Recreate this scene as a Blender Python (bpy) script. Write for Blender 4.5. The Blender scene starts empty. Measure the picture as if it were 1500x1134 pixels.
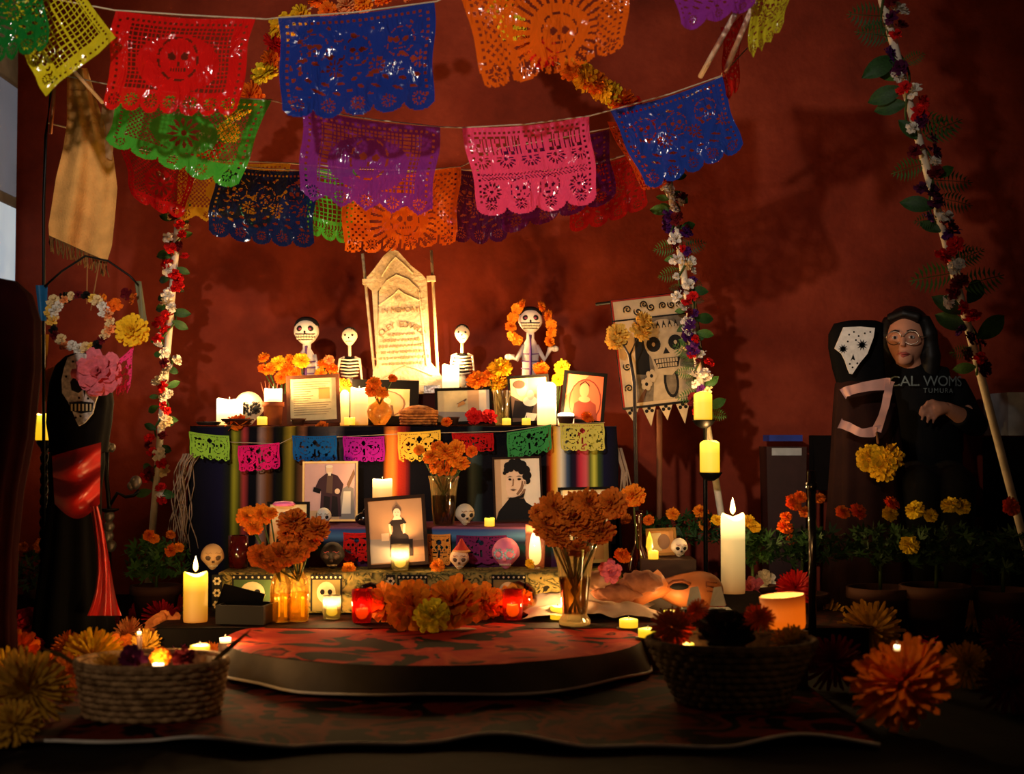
import bpy, math, random
from math import sin, cos, pi, radians as R_, hypot, atan2, sqrt
from mathutils import Vector, Matrix, Euler, noise as NZ
sc = bpy.context.scene
C = sc.collection
# ------------------------------------------------------------------ camera
FPX, EYE, TILT = 2000.0, 0.66, math.atan(73/2000.0)
cd = bpy.data.cameras.new('camera'); cam = bpy.data.objects.new('camera', cd); C.objects.link(cam)
cam.location = (0, 0, EYE); cam.rotation_euler = (pi/2+TILT, 0, 0)
cd.sensor_width = 36; cd.lens = 36*FPX/1500; cd.clip_start = .05
cd.dof.use_dof = True; cd.dof.focus_distance = 4.8; cd.dof.aperture_fstop = 2.6
sc.camera = cam
# ------------------------------------------------------------------ world, lamp, exposure
w = bpy.data.worlds.new('night'); sc.world = w; w.use_nodes = True
w.node_tree.nodes['Background'].inputs[0].default_value = (.2, .12, .08, 1)
w.node_tree.nodes['Background'].inputs[1].default_value = .1
def spot(name, loc, to, energy, col, deg, blend, rad):
    l = bpy.data.lights.new(name, 'SPOT'); l.energy = energy; l.color = col
    l.spot_size = R_(deg); l.spot_blend = blend; l.shadow_soft_size = rad
    o = bpy.data.objects.new(name, l); C.objects.link(o); o.location = loc
    o.rotation_euler = (Vector(to)-Vector(loc)).to_track_quat('-Z', 'Y').to_euler()
    return o
spot('courtyard_floodlight', (-1.0, .1, 1.95), (-.22, 4.4, 1.6), 370, (1, .87, .74), 42, .55, .05)
spot('basket_patch_spot', (-1.9, .6, 1.5), (-.92, 3.15, .08), 34, (1, .8, .6), 15, .6, .04)  # added unseen spot that makes the lit patch on the left basket
vs = sc.view_settings
vs.view_transform = 'Standard'; vs.look = 'None'; vs.gamma = 1; vs.use_curve_mapping = False
vs.exposure = 0.0
# ------------------------------------------------------------------ helpers
def P(px, py, Y):
    d = Vector((0, cos(TILT), sin(TILT))) + Vector((1, 0, 0))*((px-750)/FPX) + Vector((0, -sin(TILT), cos(TILT)))*((567-py)/FPX)
    return Vector((0, 0, EYE)) + d*(Y/d.y)
def S(px, Y, z):
    d = Y*cos(TILT)+(z-EYE)*sin(TILT)
    return Vector(((px-750)/FPX*d, Y, z))
def m(px, Y): return px*Y/FPX
def lin(c):
    return tuple(((x/255)/12.92 if x/255 <= .04045 else ((x/255+.055)/1.055)**2.4) for x in c)+(1,)
MATS = {}
def M(name, col=(128, 128, 128), rough=.65, spec=.3, metal=0., var=.18, scale=18., bump=.0, bscale=60., emit=0., sheen=0., coord='Object'):
    if name in MATS: return MATS[name]
    ma = bpy.data.materials.new(name); ma.use_nodes = True; MATS[name] = ma
    nt = ma.node_tree; b = nt.nodes['Principled BSDF']
    c = lin(col)
    tc = nt.nodes.new('ShaderNodeTexCoord')
    n = nt.nodes.new('ShaderNodeTexNoise'); n.inputs['Scale'].default_value = scale; n.inputs['Detail'].default_value = 4
    nt.links.new(tc.outputs[coord], n.inputs['Vector'])
    r = nt.nodes.new('ShaderNodeValToRGB'); nt.links.new(n.outputs['Fac'], r.inputs[0])
    r.color_ramp.elements[0].position = .3; r.color_ramp.elements[1].position = .7
    r.color_ramp.elements[0].color = tuple(x*(1-var) for x in c[:3])+(1,)
    r.color_ramp.elements[1].color = tuple(min(1, x*(1+var)) for x in c[:3])+(1,)
    nt.links.new(r.outputs[0], b.inputs['Base Color'])
    b.inputs['Roughness'].default_value = rough; b.inputs['Specular IOR Level'].default_value = spec; b.inputs['Metallic'].default_value = metal
    if sheen: b.inputs['Sheen Weight'].default_value = sheen
    if emit:
        nt.links.new(r.outputs[0], b.inputs['Emission Color']); b.inputs['Emission Strength'].default_value = emit
    if bump:
        n2 = nt.nodes.new('ShaderNodeTexNoise'); n2.inputs['Scale'].default_value = bscale; n2.inputs['Detail'].default_value = 5
        nt.links.new(tc.outputs[coord], n2.inputs['Vector'])
        bp = nt.nodes.new('ShaderNodeBump'); bp.inputs['Strength'].default_value = bump; bp.inputs['Distance'].default_value = .01
        nt.links.new(n2.outputs['Fac'], bp.inputs['Height']); nt.links.new(bp.outputs[0], b.inputs['Normal'])
    return ma
def ramp(nt, els, interp='LINEAR'):
    r = nt.nodes.new('ShaderNodeValToRGB'); cr = r.color_ramp; cr.interpolation = interp
    cr.elements[0].position = els[0][0]; cr.elements[0].color = els[0][1]
    cr.elements[1].position = els[1][0]; cr.elements[1].color = els[1][1]
    for p, c in els[2:]:
        e = cr.elements.new(p); e.color = c
    return r
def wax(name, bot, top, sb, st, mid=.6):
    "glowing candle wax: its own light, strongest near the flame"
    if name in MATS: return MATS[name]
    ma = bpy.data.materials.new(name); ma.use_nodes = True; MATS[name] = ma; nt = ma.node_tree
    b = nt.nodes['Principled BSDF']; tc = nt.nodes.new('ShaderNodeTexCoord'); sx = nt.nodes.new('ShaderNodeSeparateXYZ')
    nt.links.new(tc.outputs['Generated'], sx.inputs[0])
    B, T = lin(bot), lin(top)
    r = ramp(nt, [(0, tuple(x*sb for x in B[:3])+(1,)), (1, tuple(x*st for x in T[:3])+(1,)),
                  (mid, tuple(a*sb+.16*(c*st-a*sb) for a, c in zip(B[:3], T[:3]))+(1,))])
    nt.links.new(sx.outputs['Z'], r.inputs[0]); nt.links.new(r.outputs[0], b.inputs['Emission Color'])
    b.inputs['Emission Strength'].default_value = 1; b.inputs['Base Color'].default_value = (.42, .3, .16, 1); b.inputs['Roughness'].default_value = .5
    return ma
def foil(name, col, transp=.22):
    "thin glossy plastic sheet: part of the light passes tinted"
    if name in MATS: return MATS[name]
    ma = bpy.data.materials.new(name); ma.use_nodes = True; MATS[name] = ma; nt = ma.node_tree
    b = nt.nodes['Principled BSDF']; out = nt.nodes['Material Output']
    c = lin(col); b.inputs['Base Color'].default_value = c; b.inputs['Roughness'].default_value = .13; b.inputs['Specular IOR Level'].default_value = .8
    tc = nt.nodes.new('ShaderNodeTexCoord')
    n = nt.nodes.new('ShaderNodeTexNoise'); n.inputs['Scale'].default_value = 12; n.inputs['Detail'].default_value = 3; n.inputs['Distortion'].default_value = 1.2
    mp = nt.nodes.new('ShaderNodeMapping'); mp.inputs['Scale'].default_value = (1.6, 1, .7)
    nt.links.new(tc.outputs['Object'], mp.inputs[0]); nt.links.new(mp.outputs[0], n.inputs['Vector'])
    bp = nt.nodes.new('ShaderNodeBump'); bp.inputs['Strength'].default_value = .8; bp.inputs['Distance'].default_value = .03
    nt.links.new(n.outputs['Fac'], bp.inputs['Height']); nt.links.new(bp.outputs[0], b.inputs['Normal'])
    tr = nt.nodes.new('ShaderNodeBsdfTransparent'); tr.inputs[0].default_value = tuple(min(1, .12+.9*x) for x in c[:3])+(1,)
    tl = nt.nodes.new('ShaderNodeBsdfTranslucent'); tl.inputs[0].default_value = c
    m1 = nt.nodes.new('ShaderNodeMixShader'); m1.inputs[0].default_value = .25
    m2 = nt.nodes.new('ShaderNodeMixShader'); m2.inputs[0].default_value = transp
    nt.links.new(b.outputs[0], m1.inputs[1]); nt.links.new(tl.outputs[0], m1.inputs[2])
    nt.links.new(m1.outputs[0], m2.inputs[1]); nt.links.new(tr.outputs[0], m2.inputs[2]); nt.links.new(m2.outputs[0], out.inputs[0])
    return ma
def glass(name, col=(255, 255, 255), k=.9, blend=.35, body=0., bcol=None):
    if name in MATS: return MATS[name]
    ma = bpy.data.materials.new(name); ma.use_nodes = True; MATS[name] = ma; nt = ma.node_tree
    nt.nodes.remove(nt.nodes['Principled BSDF']); out = nt.nodes['Material Output']
    c = lin(col)
    tr = nt.nodes.new('ShaderNodeBsdfTransparent'); tr.inputs[0].default_value = tuple(x*k for x in c[:3])+(1,)
    gl = nt.nodes.new('ShaderNodeBsdfGlossy'); gl.inputs['Roughness'].default_value = .06
    lw = nt.nodes.new('ShaderNodeLayerWeight'); lw.inputs[0].default_value = blend
    mx = nt.nodes.new('ShaderNodeMixShader'); nt.links.new(lw.outputs['Fresnel'], mx.inputs[0])
    nt.links.new(tr.outputs[0], mx.inputs[1]); nt.links.new(gl.outputs[0], mx.inputs[2])
    if body:
        tl = nt.nodes.new('ShaderNodeBsdfTranslucent'); tl.inputs[0].default_value = lin(bcol or col); m2 = nt.nodes.new('ShaderNodeMixShader'); m2.inputs[0].default_value = body
        nt.links.new(mx.outputs[0], m2.inputs[1]); nt.links.new(tl.outputs[0], m2.inputs[2]); mx = m2
    nt.links.new(mx.outputs[0], out.inputs[0])
    return ma
class MB:
    def __init__(s): s.v = []; s.f = []; s.m = []
    def add(s, vs, fs, mi=0):
        o = len(s.v); s.v += [tuple(p) for p in vs]
        for f in fs: s.f.append(tuple(o+i for i in f)); s.m.append(mi)
        return s
    def box(s, c, d, mi=0, rot=None):
        vs = []
        for k in range(8):
            p = Vector(((k & 1)-.5, ((k >> 1) & 1)-.5, (k >> 2)-.5)); p = Vector((p.x*d[0], p.y*d[1], p.z*d[2]))
            if rot: p = Euler(rot).to_matrix() @ p
            vs.append(Vector(c)+p)
        return s.add(vs, [(0, 2, 3, 1), (4, 5, 7, 6), (0, 1, 5, 4), (2, 6, 7, 3), (0, 4, 6, 2), (1, 3, 7, 5)], mi)
    def tube(s, pts, r, n=8, mi=0, caps=True, closed=False):
        pts = [Vector(p) for p in pts]; L = len(pts); vs = []; fs = []
        rr = r if hasattr(r, '__len__') else [r]*L
        up = Vector((0, 0, 1))
        for i, p in enumerate(pts):
            t = (pts[(i+1) % L] - pts[i-1]) if closed else (pts[min(i+1, L-1)]-pts[max(i-1, 0)])
            if t.length < 1e-9: t = Vector((0, 0, 1))
            t.normalize(); a = up.cross(t)
            if a.length < .15: a = Vector((1, 0, 0)).cross(t)
            a.normalize(); b = t.cross(a)
            for k in range(n):
                th = 2*pi*k/n; vs.append(p+(a*cos(th)+b*sin(th))*rr[i])
        for i in range(L if closed else L-1):
            j = (i+1) % L
            for k in range(n): fs.append((i*n+k, i*n+(k+1) % n, j*n+(k+1) % n, j*n+k))
        if caps and not closed: fs.append(tuple(range(n))[::-1]); fs.append(tuple((L-1)*n+k for k in range(n)))
        return s.add(vs, fs, mi)
    def lathe(s, prof, n=20, c=(0, 0, 0), mi=0, fn=None, caps=True):
        vs = []; fs = []
        for r, z in prof:
            for k in range(n):
                th = 2*pi*k/n; rr = r*(fn(th, z) if fn else 1)
                vs.append((c[0]+rr*cos(th), c[1]+rr*sin(th), c[2]+z))
        for i in range(len(prof)-1):
            for k in range(n): fs.append((i*n+k, i*n+(k+1) % n, (i+1)*n+(k+1) % n, (i+1)*n+k))
        if caps:
            if prof[0][0] > 1e-6: fs.append(tuple(range(n))[::-1])
            if prof[-1][0] > 1e-6: fs.append(tuple((len(prof)-1)*n+k for k in range(n)))
        return s.add(vs, fs, mi)
    def ell(s, c, r, nu=16, nv=10, mi=0, fn=None):
        vs = []; fs = []
        for i in range(nv+1):
            ph = -pi/2+pi*i/nv
            for k in range(nu):
                th = 2*pi*k/nu; d = Vector((cos(ph)*cos(th), cos(ph)*sin(th), sin(ph)))
                q = fn(d) if fn else d
                vs.append((c[0]+q[0]*r[0], c[1]+q[1]*r[1], c[2]+q[2]*r[2]))
        for i in range(nv):
            for k in range(nu): fs.append((i*nu+k, i*nu+(k+1) % nu, (i+1)*nu+(k+1) % nu, (i+1)*nu+k))
        return s.add(vs, fs, mi)
    def prism(s, pts, y0, y1, mi=0):
        "outline in x,z extruded along y (y0 = front)"
        n = len(pts); vs = [(x, y0, z) for x, z in pts]+[(x, y1, z) for x, z in pts]
        fs = [tuple(range(n)), tuple(range(2*n-1, n-1, -1))]+[(i, i+n, (i+1) % n+n, (i+1) % n) for i in range(n)]
        return s.add(vs, fs, mi)
    def flat(s, pts, y, mi=0): return s.add([(x, y, z) for x, z in pts], [tuple(range(len(pts)))], mi)
    def grid(s, nx, ny, fn, mi=0, keep=None):
        vs = [fn(i/nx, j/ny) for j in range(ny+1) for i in range(nx+1)]; W = nx+1
        fs = [(j*W+i, j*W+i+1, (j+1)*W+i+1, (j+1)*W+i) for j in range(ny) for i in range(nx) if keep is None or keep((i+.5)/nx, (j+.5)/ny)]
        return s.add(vs, fs, mi)
    def mesh(s, name, mats, smooth=True, center=False):
        me = bpy.data.meshes.new(name)
        used = sorted({i for f in s.f for i in f}); mp = {a: b for b, a in enumerate(used)}
        v = [s.v[i] for i in used]
        off = Vector((0, 0, 0))
        if center:
            off = Vector([(min(p[k] for p in v)+max(p[k] for p in v))/2 for k in range(3)])
            v = [tuple(Vector(p)-off) for p in v]
        me.from_pydata(v, [], [tuple(mp[i] for i in f) for f in s.f])
        for q in (mats if isinstance(mats, (list, tuple)) else [mats]): me.materials.append(q)
        me.polygons.foreach_set('material_index', s.m)
        if smooth: me.polygons.foreach_set('use_smooth', [True]*len(me.polygons))
        me.update()
        return me, off
    def build(s, name, mats, parent=None, smooth=True, loc=(0, 0, 0), rot=(0, 0, 0), center=False):
        me, off = s.mesh(name, mats, smooth, center)
        o = bpy.data.objects.new(name, me); C.objects.link(o); o.parent = parent; o.location = Vector(loc)+off; o.rotation_euler = rot
        return o
def tag(o, label, cat, group=None):
    o['label'] = label; o['category'] = cat
    if group: o['group'] = group
    return o
def T(name, label, cat, loc=(0, 0, 0), rot=(0, 0, 0), group=None):
    o = bpy.data.objects.new(name, None); C.objects.link(o); o.location = loc; o.rotation_euler = rot; o.empty_display_size = .05
    return tag(o, label, cat, group)
def St(o): o['kind'] = 'structure'; return o
def stuff(o): o['kind'] = 'stuff'; return o
def link(me, name, parent=None, loc=(0, 0, 0), rot=(0, 0, 0), s=1.):
    o = bpy.data.objects.new(name, me); C.objects.link(o); o.parent = parent; o.location = loc; o.rotation_euler = rot
    o.scale = (s, s, s) if not hasattr(s, '__len__') else s
    return o
def lamp(parent, loc, energy, col=(1, .56, .2), rad=.012):
    l = bpy.data.lights.new('flame_light', 'POINT'); l.energy = energy*LK; l.color = col; l.shadow_soft_size = rad
    o = bpy.data.objects.new('flame_light', l); C.objects.link(o); o.parent = parent; o.location = loc
    return o
def circ(cx, cz, rx, rz, n=16, a0=0, a1=2*pi):
    full = abs(a1-a0-2*pi) < 1e-6
    return [(cx+rx*cos(a0+(a1-a0)*k/(n if full else n-1)), cz+rz*sin(a0+(a1-a0)*k/(n if full else n-1))) for k in range(n)]
def textmesh(s, size, depth=0., spacing=1.):
    cu = bpy.data.curves.new('lettering', 'FONT'); cu.body = s; cu.size = size; cu.align_x = 'CENTER'; cu.extrude = depth; cu.space_character = spacing
    o = bpy.data.objects.new('lettering', cu); C.objects.link(o); bpy.context.view_layer.update()
    me = bpy.data.meshes.new_from_object(o.evaluated_get(bpy.context.evaluated_depsgraph_get()))
    bpy.data.objects.remove(o); me.name = 'lettering'
    return me
LK = 8.0
rnd = random.Random(7)
# ------------------------------------------------------------------ setting
WALL_Y = 5.75
def wallmat():
    ma = M('terracotta_plaster', (150, 66, 42), .8, .15, var=.0)
    nt = ma.node_tree; b = nt.nodes['Principled BSDF']
    tc = nt.nodes.new('ShaderNodeTexCoord')
    n1 = nt.nodes.new('ShaderNodeTexNoise'); n1.inputs['Scale'].default_value = 2.2; n1.inputs['Detail'].default_value = 8; n1.inputs['Roughness'].default_value = .65
    nt.links.new(tc.outputs['Object'], n1.inputs['Vector'])
    r = ramp(nt, [(.3, lin((92, 30, 16))), (.72, lin((146, 59, 36))), (.5, lin((120, 42, 24)))])
    nt.links.new(n1.outputs['Fac'], r.inputs[0]); nt.links.new(r.outputs[0], b.inputs['Base Color'])
    n2 = nt.nodes.new('ShaderNodeTexNoise'); n2.inputs['Scale'].default_value = 45; n2.inputs['Detail'].default_value = 6
    nt.links.new(tc.outputs['Object'], n2.inputs['Vector'])
    bp = nt.nodes.new('ShaderNodeBump'); bp.inputs['Strength'].default_value = .25; bp.inputs['Distance'].default_value = .01
    nt.links.new(n2.outputs['Fac'], bp.inputs['Height']); nt.links.new(bp.outputs[0], b.inputs['Normal'])
    return ma
St(MB().box((.6, WALL_Y+.1, 1.6), (5.4, .2, 3.4)).build('wall_back', wallmat(), smooth=False))
St(MB().box((.5, 3.0, -.05), (6.5, 6.2, .1)).build('floor', M('dark_tile_floor', (13, 10, 9), .85, .08, bump=.2, bscale=30), smooth=False))
wl = St(MB().box((-2.2, WALL_Y-.45, 1.6), (.2, .9, 3.4)).build('wall_left', M('grey_blue_plaster', (128, 132, 142), .7, .2, bump=.1), smooth=False))
wn = St(MB().box((-2.1, 5.5, 1.45), (.012, .46, 1.4)).build('window_1', M('window_frame_paint', (110, 112, 120), .5, .3), smooth=False))
pm = M('lit_window_glass', (170, 185, 195), .3, .5, var=.12, scale=4, emit=.8); pm2 = M('dim_window_glass', (120, 132, 152), .3, .5, var=.12, scale=4, emit=.25)
for zz, hh, q_ in ((1.06, .4, pm2), (1.46, .32, pm), (1.9, .46, pm2)): MB().box((-2.092, 5.5, zz), (.005, .44, hh)).build('pane', q_, wn, False)
# ------------------------------------------------------------------ low plinth, dais, cloths
def printcloth(name, dark, mid, light, scale=5., thr=(.42, .5, .62)):
    ma = M(name, mid, .85, .1, var=0); nt = ma.node_tree; b = nt.nodes['Principled BSDF']
    tc = nt.nodes.new('ShaderNodeTexCoord')
    v = nt.nodes.new('ShaderNodeTexVoronoi'); v.inputs['Scale'].default_value = scale*1.3
    n = nt.nodes.new('ShaderNodeTexNoise'); n.inputs['Scale'].default_value = scale; n.inputs['Detail'].default_value = 2; n.inputs['Distortion'].default_value = 1.6
    nt.links.new(tc.outputs['Object'], n.inputs['Vector']); nt.links.new(tc.outputs['Object'], v.inputs['Vector'])
    mx = nt.nodes.new('ShaderNodeMath'); mx.operation = 'MULTIPLY_ADD'; mx.inputs[1].default_value = .25
    nt.links.new(v.outputs['Distance'], mx.inputs[0]); nt.links.new(n.outputs['Fac'], mx.inputs[2])
    r = ramp(nt, [(0, lin(dark)), (thr[0], lin(dark)), (thr[0]+.03, lin(mid)), (thr[1], lin(mid)), (thr[2], lin(light)), (thr[2]+.05, lin(dark)), (thr[2]+.12, lin(mid))])
    nt.links.new(mx.outputs[0], r.inputs[0]); nt.links.new(r.outputs[0], b.inputs['Base Color'])
    return ma
pl = T('low_plinth', 'long low black-draped plinth running under the candles before the altar', 'plinth', (0, 4.28, 0))
MB().box((0, 0, .0475), (2.1, .48, .095)).build('plinth_body', M('black_cloth', (16, 13, 12), .9, .1), pl, False)
MB().grid(40, 8, lambda u, v: ((u-.5)*2.12, (v-.5)*.49, .0985+.0015*sin(u*60)*sin(v*9))).build('plinth_cover', printcloth('dark_print', (12, 9, 9), (60, 22, 12), (30, 18, 14), 7), pl)
ds = T('round_dais', 'low round platform draped in a red and black printed cloth', 'platform', (-.22, 3.88, 0))
MB().lathe([(.57, 0), (.57, .09)], 48).build('platform_body', M('black_cloth'), ds).scale = (1, .84, 1)
cl = T('round_printed_cloth', 'round red and black printed cloth with grey border covering the low dais', 'cloth', (-.22, 3.88, 0))
def dz(x, y): return .003*NZ.noise(Vector((x*7, y*7, 1)))+.002*sin(9*x+4*y)
mb = MB(); n = 72
rings = [(0, .094), (.12, .094), (.24, .094), (.36, .094), (.48, .094), (.55, .0945), (.585, .093)]
vs = []
for r, z in rings:
    for k in range(n):
        th = 2*pi*k/n; x, y = r*cos(th), r*.84*sin(th); vs.append((x, y, z+.003+dz(x, y)))
mb.add(vs, [(i*n+k, i*n+(k+1) % n, (i+1)*n+(k+1) % n, (i+1)*n+k) for i in range(len(rings)-1) for k in range(n)])
mb.build('cloth_top', printcloth('red_black_print', (12, 7, 8), (184, 36, 20), (206, 70, 34), 4.6, (.57, .66, .78)), cl)
def skirt(r0, z0, r1, z1, name, mat):
    q = MB(); vs = []
    for i in range(7):
        t = i/6
        for k in range(n):
            th = 2*pi*k/n; wv = 1+t*.012*sin(th*11+1.5*sin(th*3))
            r = (r0+(r1-r0)*t)*wv; vs.append((r*cos(th), r*.84*sin(th), z0+(z1-z0)*t+t*.004*sin(th*7)+(1-t)*.003))
    q.add(vs, [(i*n+k, i*n+(k+1) % n, (i+1)*n+(k+1) % n, (i+1)*n+k) for i in range(6) for k in range(n)])
    return q.build(name, mat, cl)
skirt(.585, .093, .615, .03, 'grey_border', M('grey_stripe_cloth', (92, 82, 70), .9, .1, var=.25, scale=9))
q = MB(); q.tube([((.616*(1+.012*sin(th*11+1.5*sin(th*3))))*cos(th), .84*(.616*(1+.012*sin(th*11+1.5*sin(th*3))))*sin(th), .0275+.004*sin(th*7)) for th in [2*pi*k/n for k in range(n)]], .004, 6, closed=True)
q.build('hem', M('white_hem', (215, 205, 190), .8, .1), cl)
MB().lathe([(0, .1), (.05, .1015), (.052, .1)], 20).build('printed_skull', M('skull_print', (170, 140, 115), .9), cl, loc=(.05, .12, .0)).scale = (1.3, .6, 1)
fc = T('floor_cloth', 'red and black printed floor cloth with wavy white hem spread under the baskets', 'cloth', (-.2, 3.3, 0))
def hemy(u): return .38+.03*sin(u*17+1.2)+.018*sin(u*39)+.02*u
def fcl(u, v):
    x = (u-.5)*2.05-.05; y = .75-(.75+hemy(u))*v
    return (x, y, .006+.012*max(0, sin(u*21+1)*(v**3))+.004*NZ.noise(Vector((x*5, y*5, 3)))+.004)
MB().grid(90, 36, fcl).build('cloth_sheet', printcloth('dark_red_print', (9, 6, 6), (104, 30, 15), (64, 20, 14), 5.5, (.58, .66, .76)), fc)
MB().tube([Vector(fcl(k/90, 1))+Vector((0, 0, .002)) for k in range(91)], .004, 6).build('hem', M('white_hem'), fc)
# ------------------------------------------------------------------ altar table, serape, steps
tb = T('altar_table', 'long wooden table hidden under the striped serape', 'table', (-.39, 5.22, 0))
tw = 1.48
MB().box((0, 0, .68), (tw, .62, .03)).build('tabletop', M('dark_wood', (60, 38, 24), .5), tb, False)
for sx in (-1, 1):
    for sy in (-1, 1): MB().tube([(sx*.68, sy*.26, 0), (sx*.68, sy*.26, .665)], .022).build('leg', M('dark_wood'), tb)
def serape():
    ma = M('serape_stripes', (20, 20, 24), .9, .1, var=0); nt = ma.node_tree; b = nt.nodes['Principled BSDF']
    tc = nt.nodes.new('ShaderNodeTexCoord'); sx = nt.nodes.new('ShaderNodeSeparateXYZ'); nt.links.new(tc.outputs['Object'], sx.inputs[0])
    def band(els, lo, hi):
        mr = nt.nodes.new('ShaderNodeMapRange'); mr.inputs['From Min'].default_value = lo; mr.inputs['From Max'].default_value = hi
        nt.links.new(sx.outputs['X'], mr.inputs['Value'])
        r = ramp(nt, els[:2]+els[2:]); nt.links.new(mr.outputs[0], r.inputs[0]); return r
    def X(px): return (px-750)/FPX*4.9+.39
    D = (14, 13, 20); lo, mid, hi = X(285), X(595), X(905)
    def els(a, lst): return [((X(p)-a[0])/(a[1]-a[0]), lin(c)) for p, c in lst]
    L = els((lo, mid), [(286, D), (594, (150, 40, 30)), (325, (22, 20, 48)), (338, (30, 34, 16)), (344, (150, 150, 40)), (352, (60, 60, 20)), (358, (170, 60, 60)), (366, D), (376, D), (383, (150, 120, 110)), (392, (120, 70, 30)), (402, D), (414, (30, 30, 12)), (426, (165, 140, 40)), (434, (50, 40, 14)), (445, (130, 80, 50)), (452, D), (492, (90, 80, 76)), (506, D), (562, D), (568, (226, 120, 40)), (576, (245, 150, 60)), (584, (190, 50, 30))])
    Rr = els((mid, hi), [(596, (120, 30, 30)), (904, D), (602, D), (684, D), (692, (64, 74, 70)), (702, (38, 50, 50)), (708, D), (800, D), (806, (180, 60, 20)), (814, (250, 190, 70)), (822, (235, 225, 200)), (830, (70, 90, 120)), (836, (20, 24, 44)), (843, (40, 20, 40)), (850, (190, 50, 70)), (858, (210, 90, 100)), (864, (90, 100, 40)), (870, (200, 200, 80)), (876, (60, 80, 30)), (884, (22, 22, 50))])
    a = band(L, lo, mid); c = band(Rr, mid, hi)
    gt = nt.nodes.new('ShaderNodeMath'); gt.operation = 'GREATER_THAN'; gt.inputs[1].default_value = mid; nt.links.new(sx.outputs['X'], gt.inputs[0])
    mx = nt.nodes.new('ShaderNodeMix'); mx.data_type = 'RGBA'; nt.links.new(gt.outputs[0], mx.inputs['Factor'])
    nt.links.new(a.outputs[0], mx.inputs['A']); nt.links.new(c.outputs[0], mx.inputs['B']); nt.links.new(mx.outputs['Result'], b.inputs['Base Color'])
    wv = nt.nodes.new('ShaderNodeTexNoise'); wv.inputs['Scale'].default_value = 180; nt.links.new(tc.outputs['Object'], wv.inputs['Vector'])
    bp = nt.nodes.new('ShaderNodeBump'); bp.inputs['Strength'].default_value = .3; bp.inputs['Distance'].default_value = .004
    nt.links.new(wv.outputs['Fac'], bp.inputs['Height']); nt.links.new(bp.outputs[0], b.inputs['Normal'])
    return ma
se = T('striped_serape', 'striped woven serape blanket draped over the altar table', 'blanket', (-.39, 5.22, 0))
def ser(u, v):
    x = (u-.5)*1.53
    if v < .45:
        return (x, .3-(v/.45)*.62, .699+.001*sin(x*30))
    t = (v-.45)/.55; drop = .42 if u > .24 else .66
    return (x+.006*sin(t*5+x*8), -.322-.012*t-.008*t*(1+sin(x*46)), .699-t*drop)
MB().grid(120, 22, ser).build('blanket_sheet', serape(), se)
def sidew(sx):
    return MB().grid(14, 10, lambda u, v: (sx*(.765+.012*v+.02*v*sin(u*9)), -.32+u*.62, .699-v*.5)).build('blanket_side', M('navy_weave', (22, 22, 40), .9, .1, bump=.3, bscale=120), se)
sidew(-1); sidew(1)
fr = M('fringe_yarn', (150, 128, 108), .9, .1)
q = MB()
for k in range(24):
    a = rnd.uniform(-.05, .03); x0 = -.80+rnd.uniform(-.02, .03)
    b_ = rnd.uniform(.0, .05); zl = .24+rnd.uniform(0, .08)
    q.tube([(x0+.045-.05*(j/9)**.4+b_*(j/9)**2+.009*sin(j*1.1+k*2), -.34+a-.012*j/9+.004*sin(j+k), .60+(zl-.60)*j/9) for j in range(10)], [.0022]*9+[.0012], 5)
stuff(q.build('fringe', fr, se))
q = MB()
for k in range(10):
    x0 = .79+rnd.uniform(-.012, .02)
    q.tube([(x0-.02, -.31, .62), (x0, -.33, .54), (x0+rnd.uniform(-.01, .015), -.33, .44+rnd.uniform(0, .06))], .003, 5)
stuff(q.build('fringe', fr, se))
# upper riser on the table
rs = T('riser_box', 'dark cloth-covered riser box under the tombstone and dolls', 'box', (-.42, 5.4, .7015))
MB().box((0, 0, .0625), (1.02, .22, .125)).build('riser_body', M('maroon_cloth', (58, 18, 12), .9), rs, False)
# middle step
ms = T('middle_step', 'middle altar step covered in dark blue cloth below the serape', 'step', (-.28, 4.7, 0))
MB().box((0, 0, .178), (.98, .34, .356)).build('step_body', M('black_cloth'), ms, False)
def stcover(wd, dp, top, drop, name, mat, par, wav=.006):
    def g(u, v):
        x = (u-.5)*wd
        if v < .5: return (x, dp/2+.004-(v/.5)*(dp+.01), top+.0012*sin(x*25))
        t = (v-.5)/.5
        return (x, -dp/2-.007-wav*t*(1+sin(x*40)), top-t*drop)
    return MB().grid(80, 14, g).build(name, mat, par)
def bluec():
    ma = M('blue_striped_cloth', (40, 60, 100), .85, .1, var=0); nt = ma.node_tree; b = nt.nodes['Principled BSDF']
    tc = nt.nodes.new('ShaderNodeTexCoord'); sx = nt.nodes.new('ShaderNodeSeparateXYZ'); nt.links.new(tc.outputs['Object'], sx.inputs[0])
    mr = nt.nodes.new('ShaderNodeMapRange'); mr.inputs['From Min'].default_value = .2; mr.inputs['From Max'].default_value = .37
    nt.links.new(sx.outputs['Z'], mr.inputs['Value'])
    r = ramp(nt, [(0, lin((50, 20, 50))), (1, lin((200, 90, 50))), (.3, lin((60, 24, 56))), (.55, lin((24, 60, 56))), (.66, lin((26, 30, 50))), (.78, lin((70, 110, 150))), (.9, lin((50, 70, 120)))])
    nt.links.new(mr.outputs[0], r.inputs[0]); nt.links.new(r.outputs[0], b.inputs['Base Color']); return ma
stcover(.98, .34, .3600, .13, 'step_cover', bluec(), ms)
ls = T('lower_step', 'lowest altar step wrapped in gold printed fabric', 'step', (-.29, 4.43, .1))
MB().box((0, 0, .064), (1.26, .2, .128)).build('step_body', M('black_cloth'), ls, False)
stcover(1.27, .2, .1315, .125, 'step_cover', printcloth('gold_print', (34, 30, 16), (150, 128, 66), (96, 92, 50), 26, (.4, .52, .66)), ls, .002)
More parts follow.
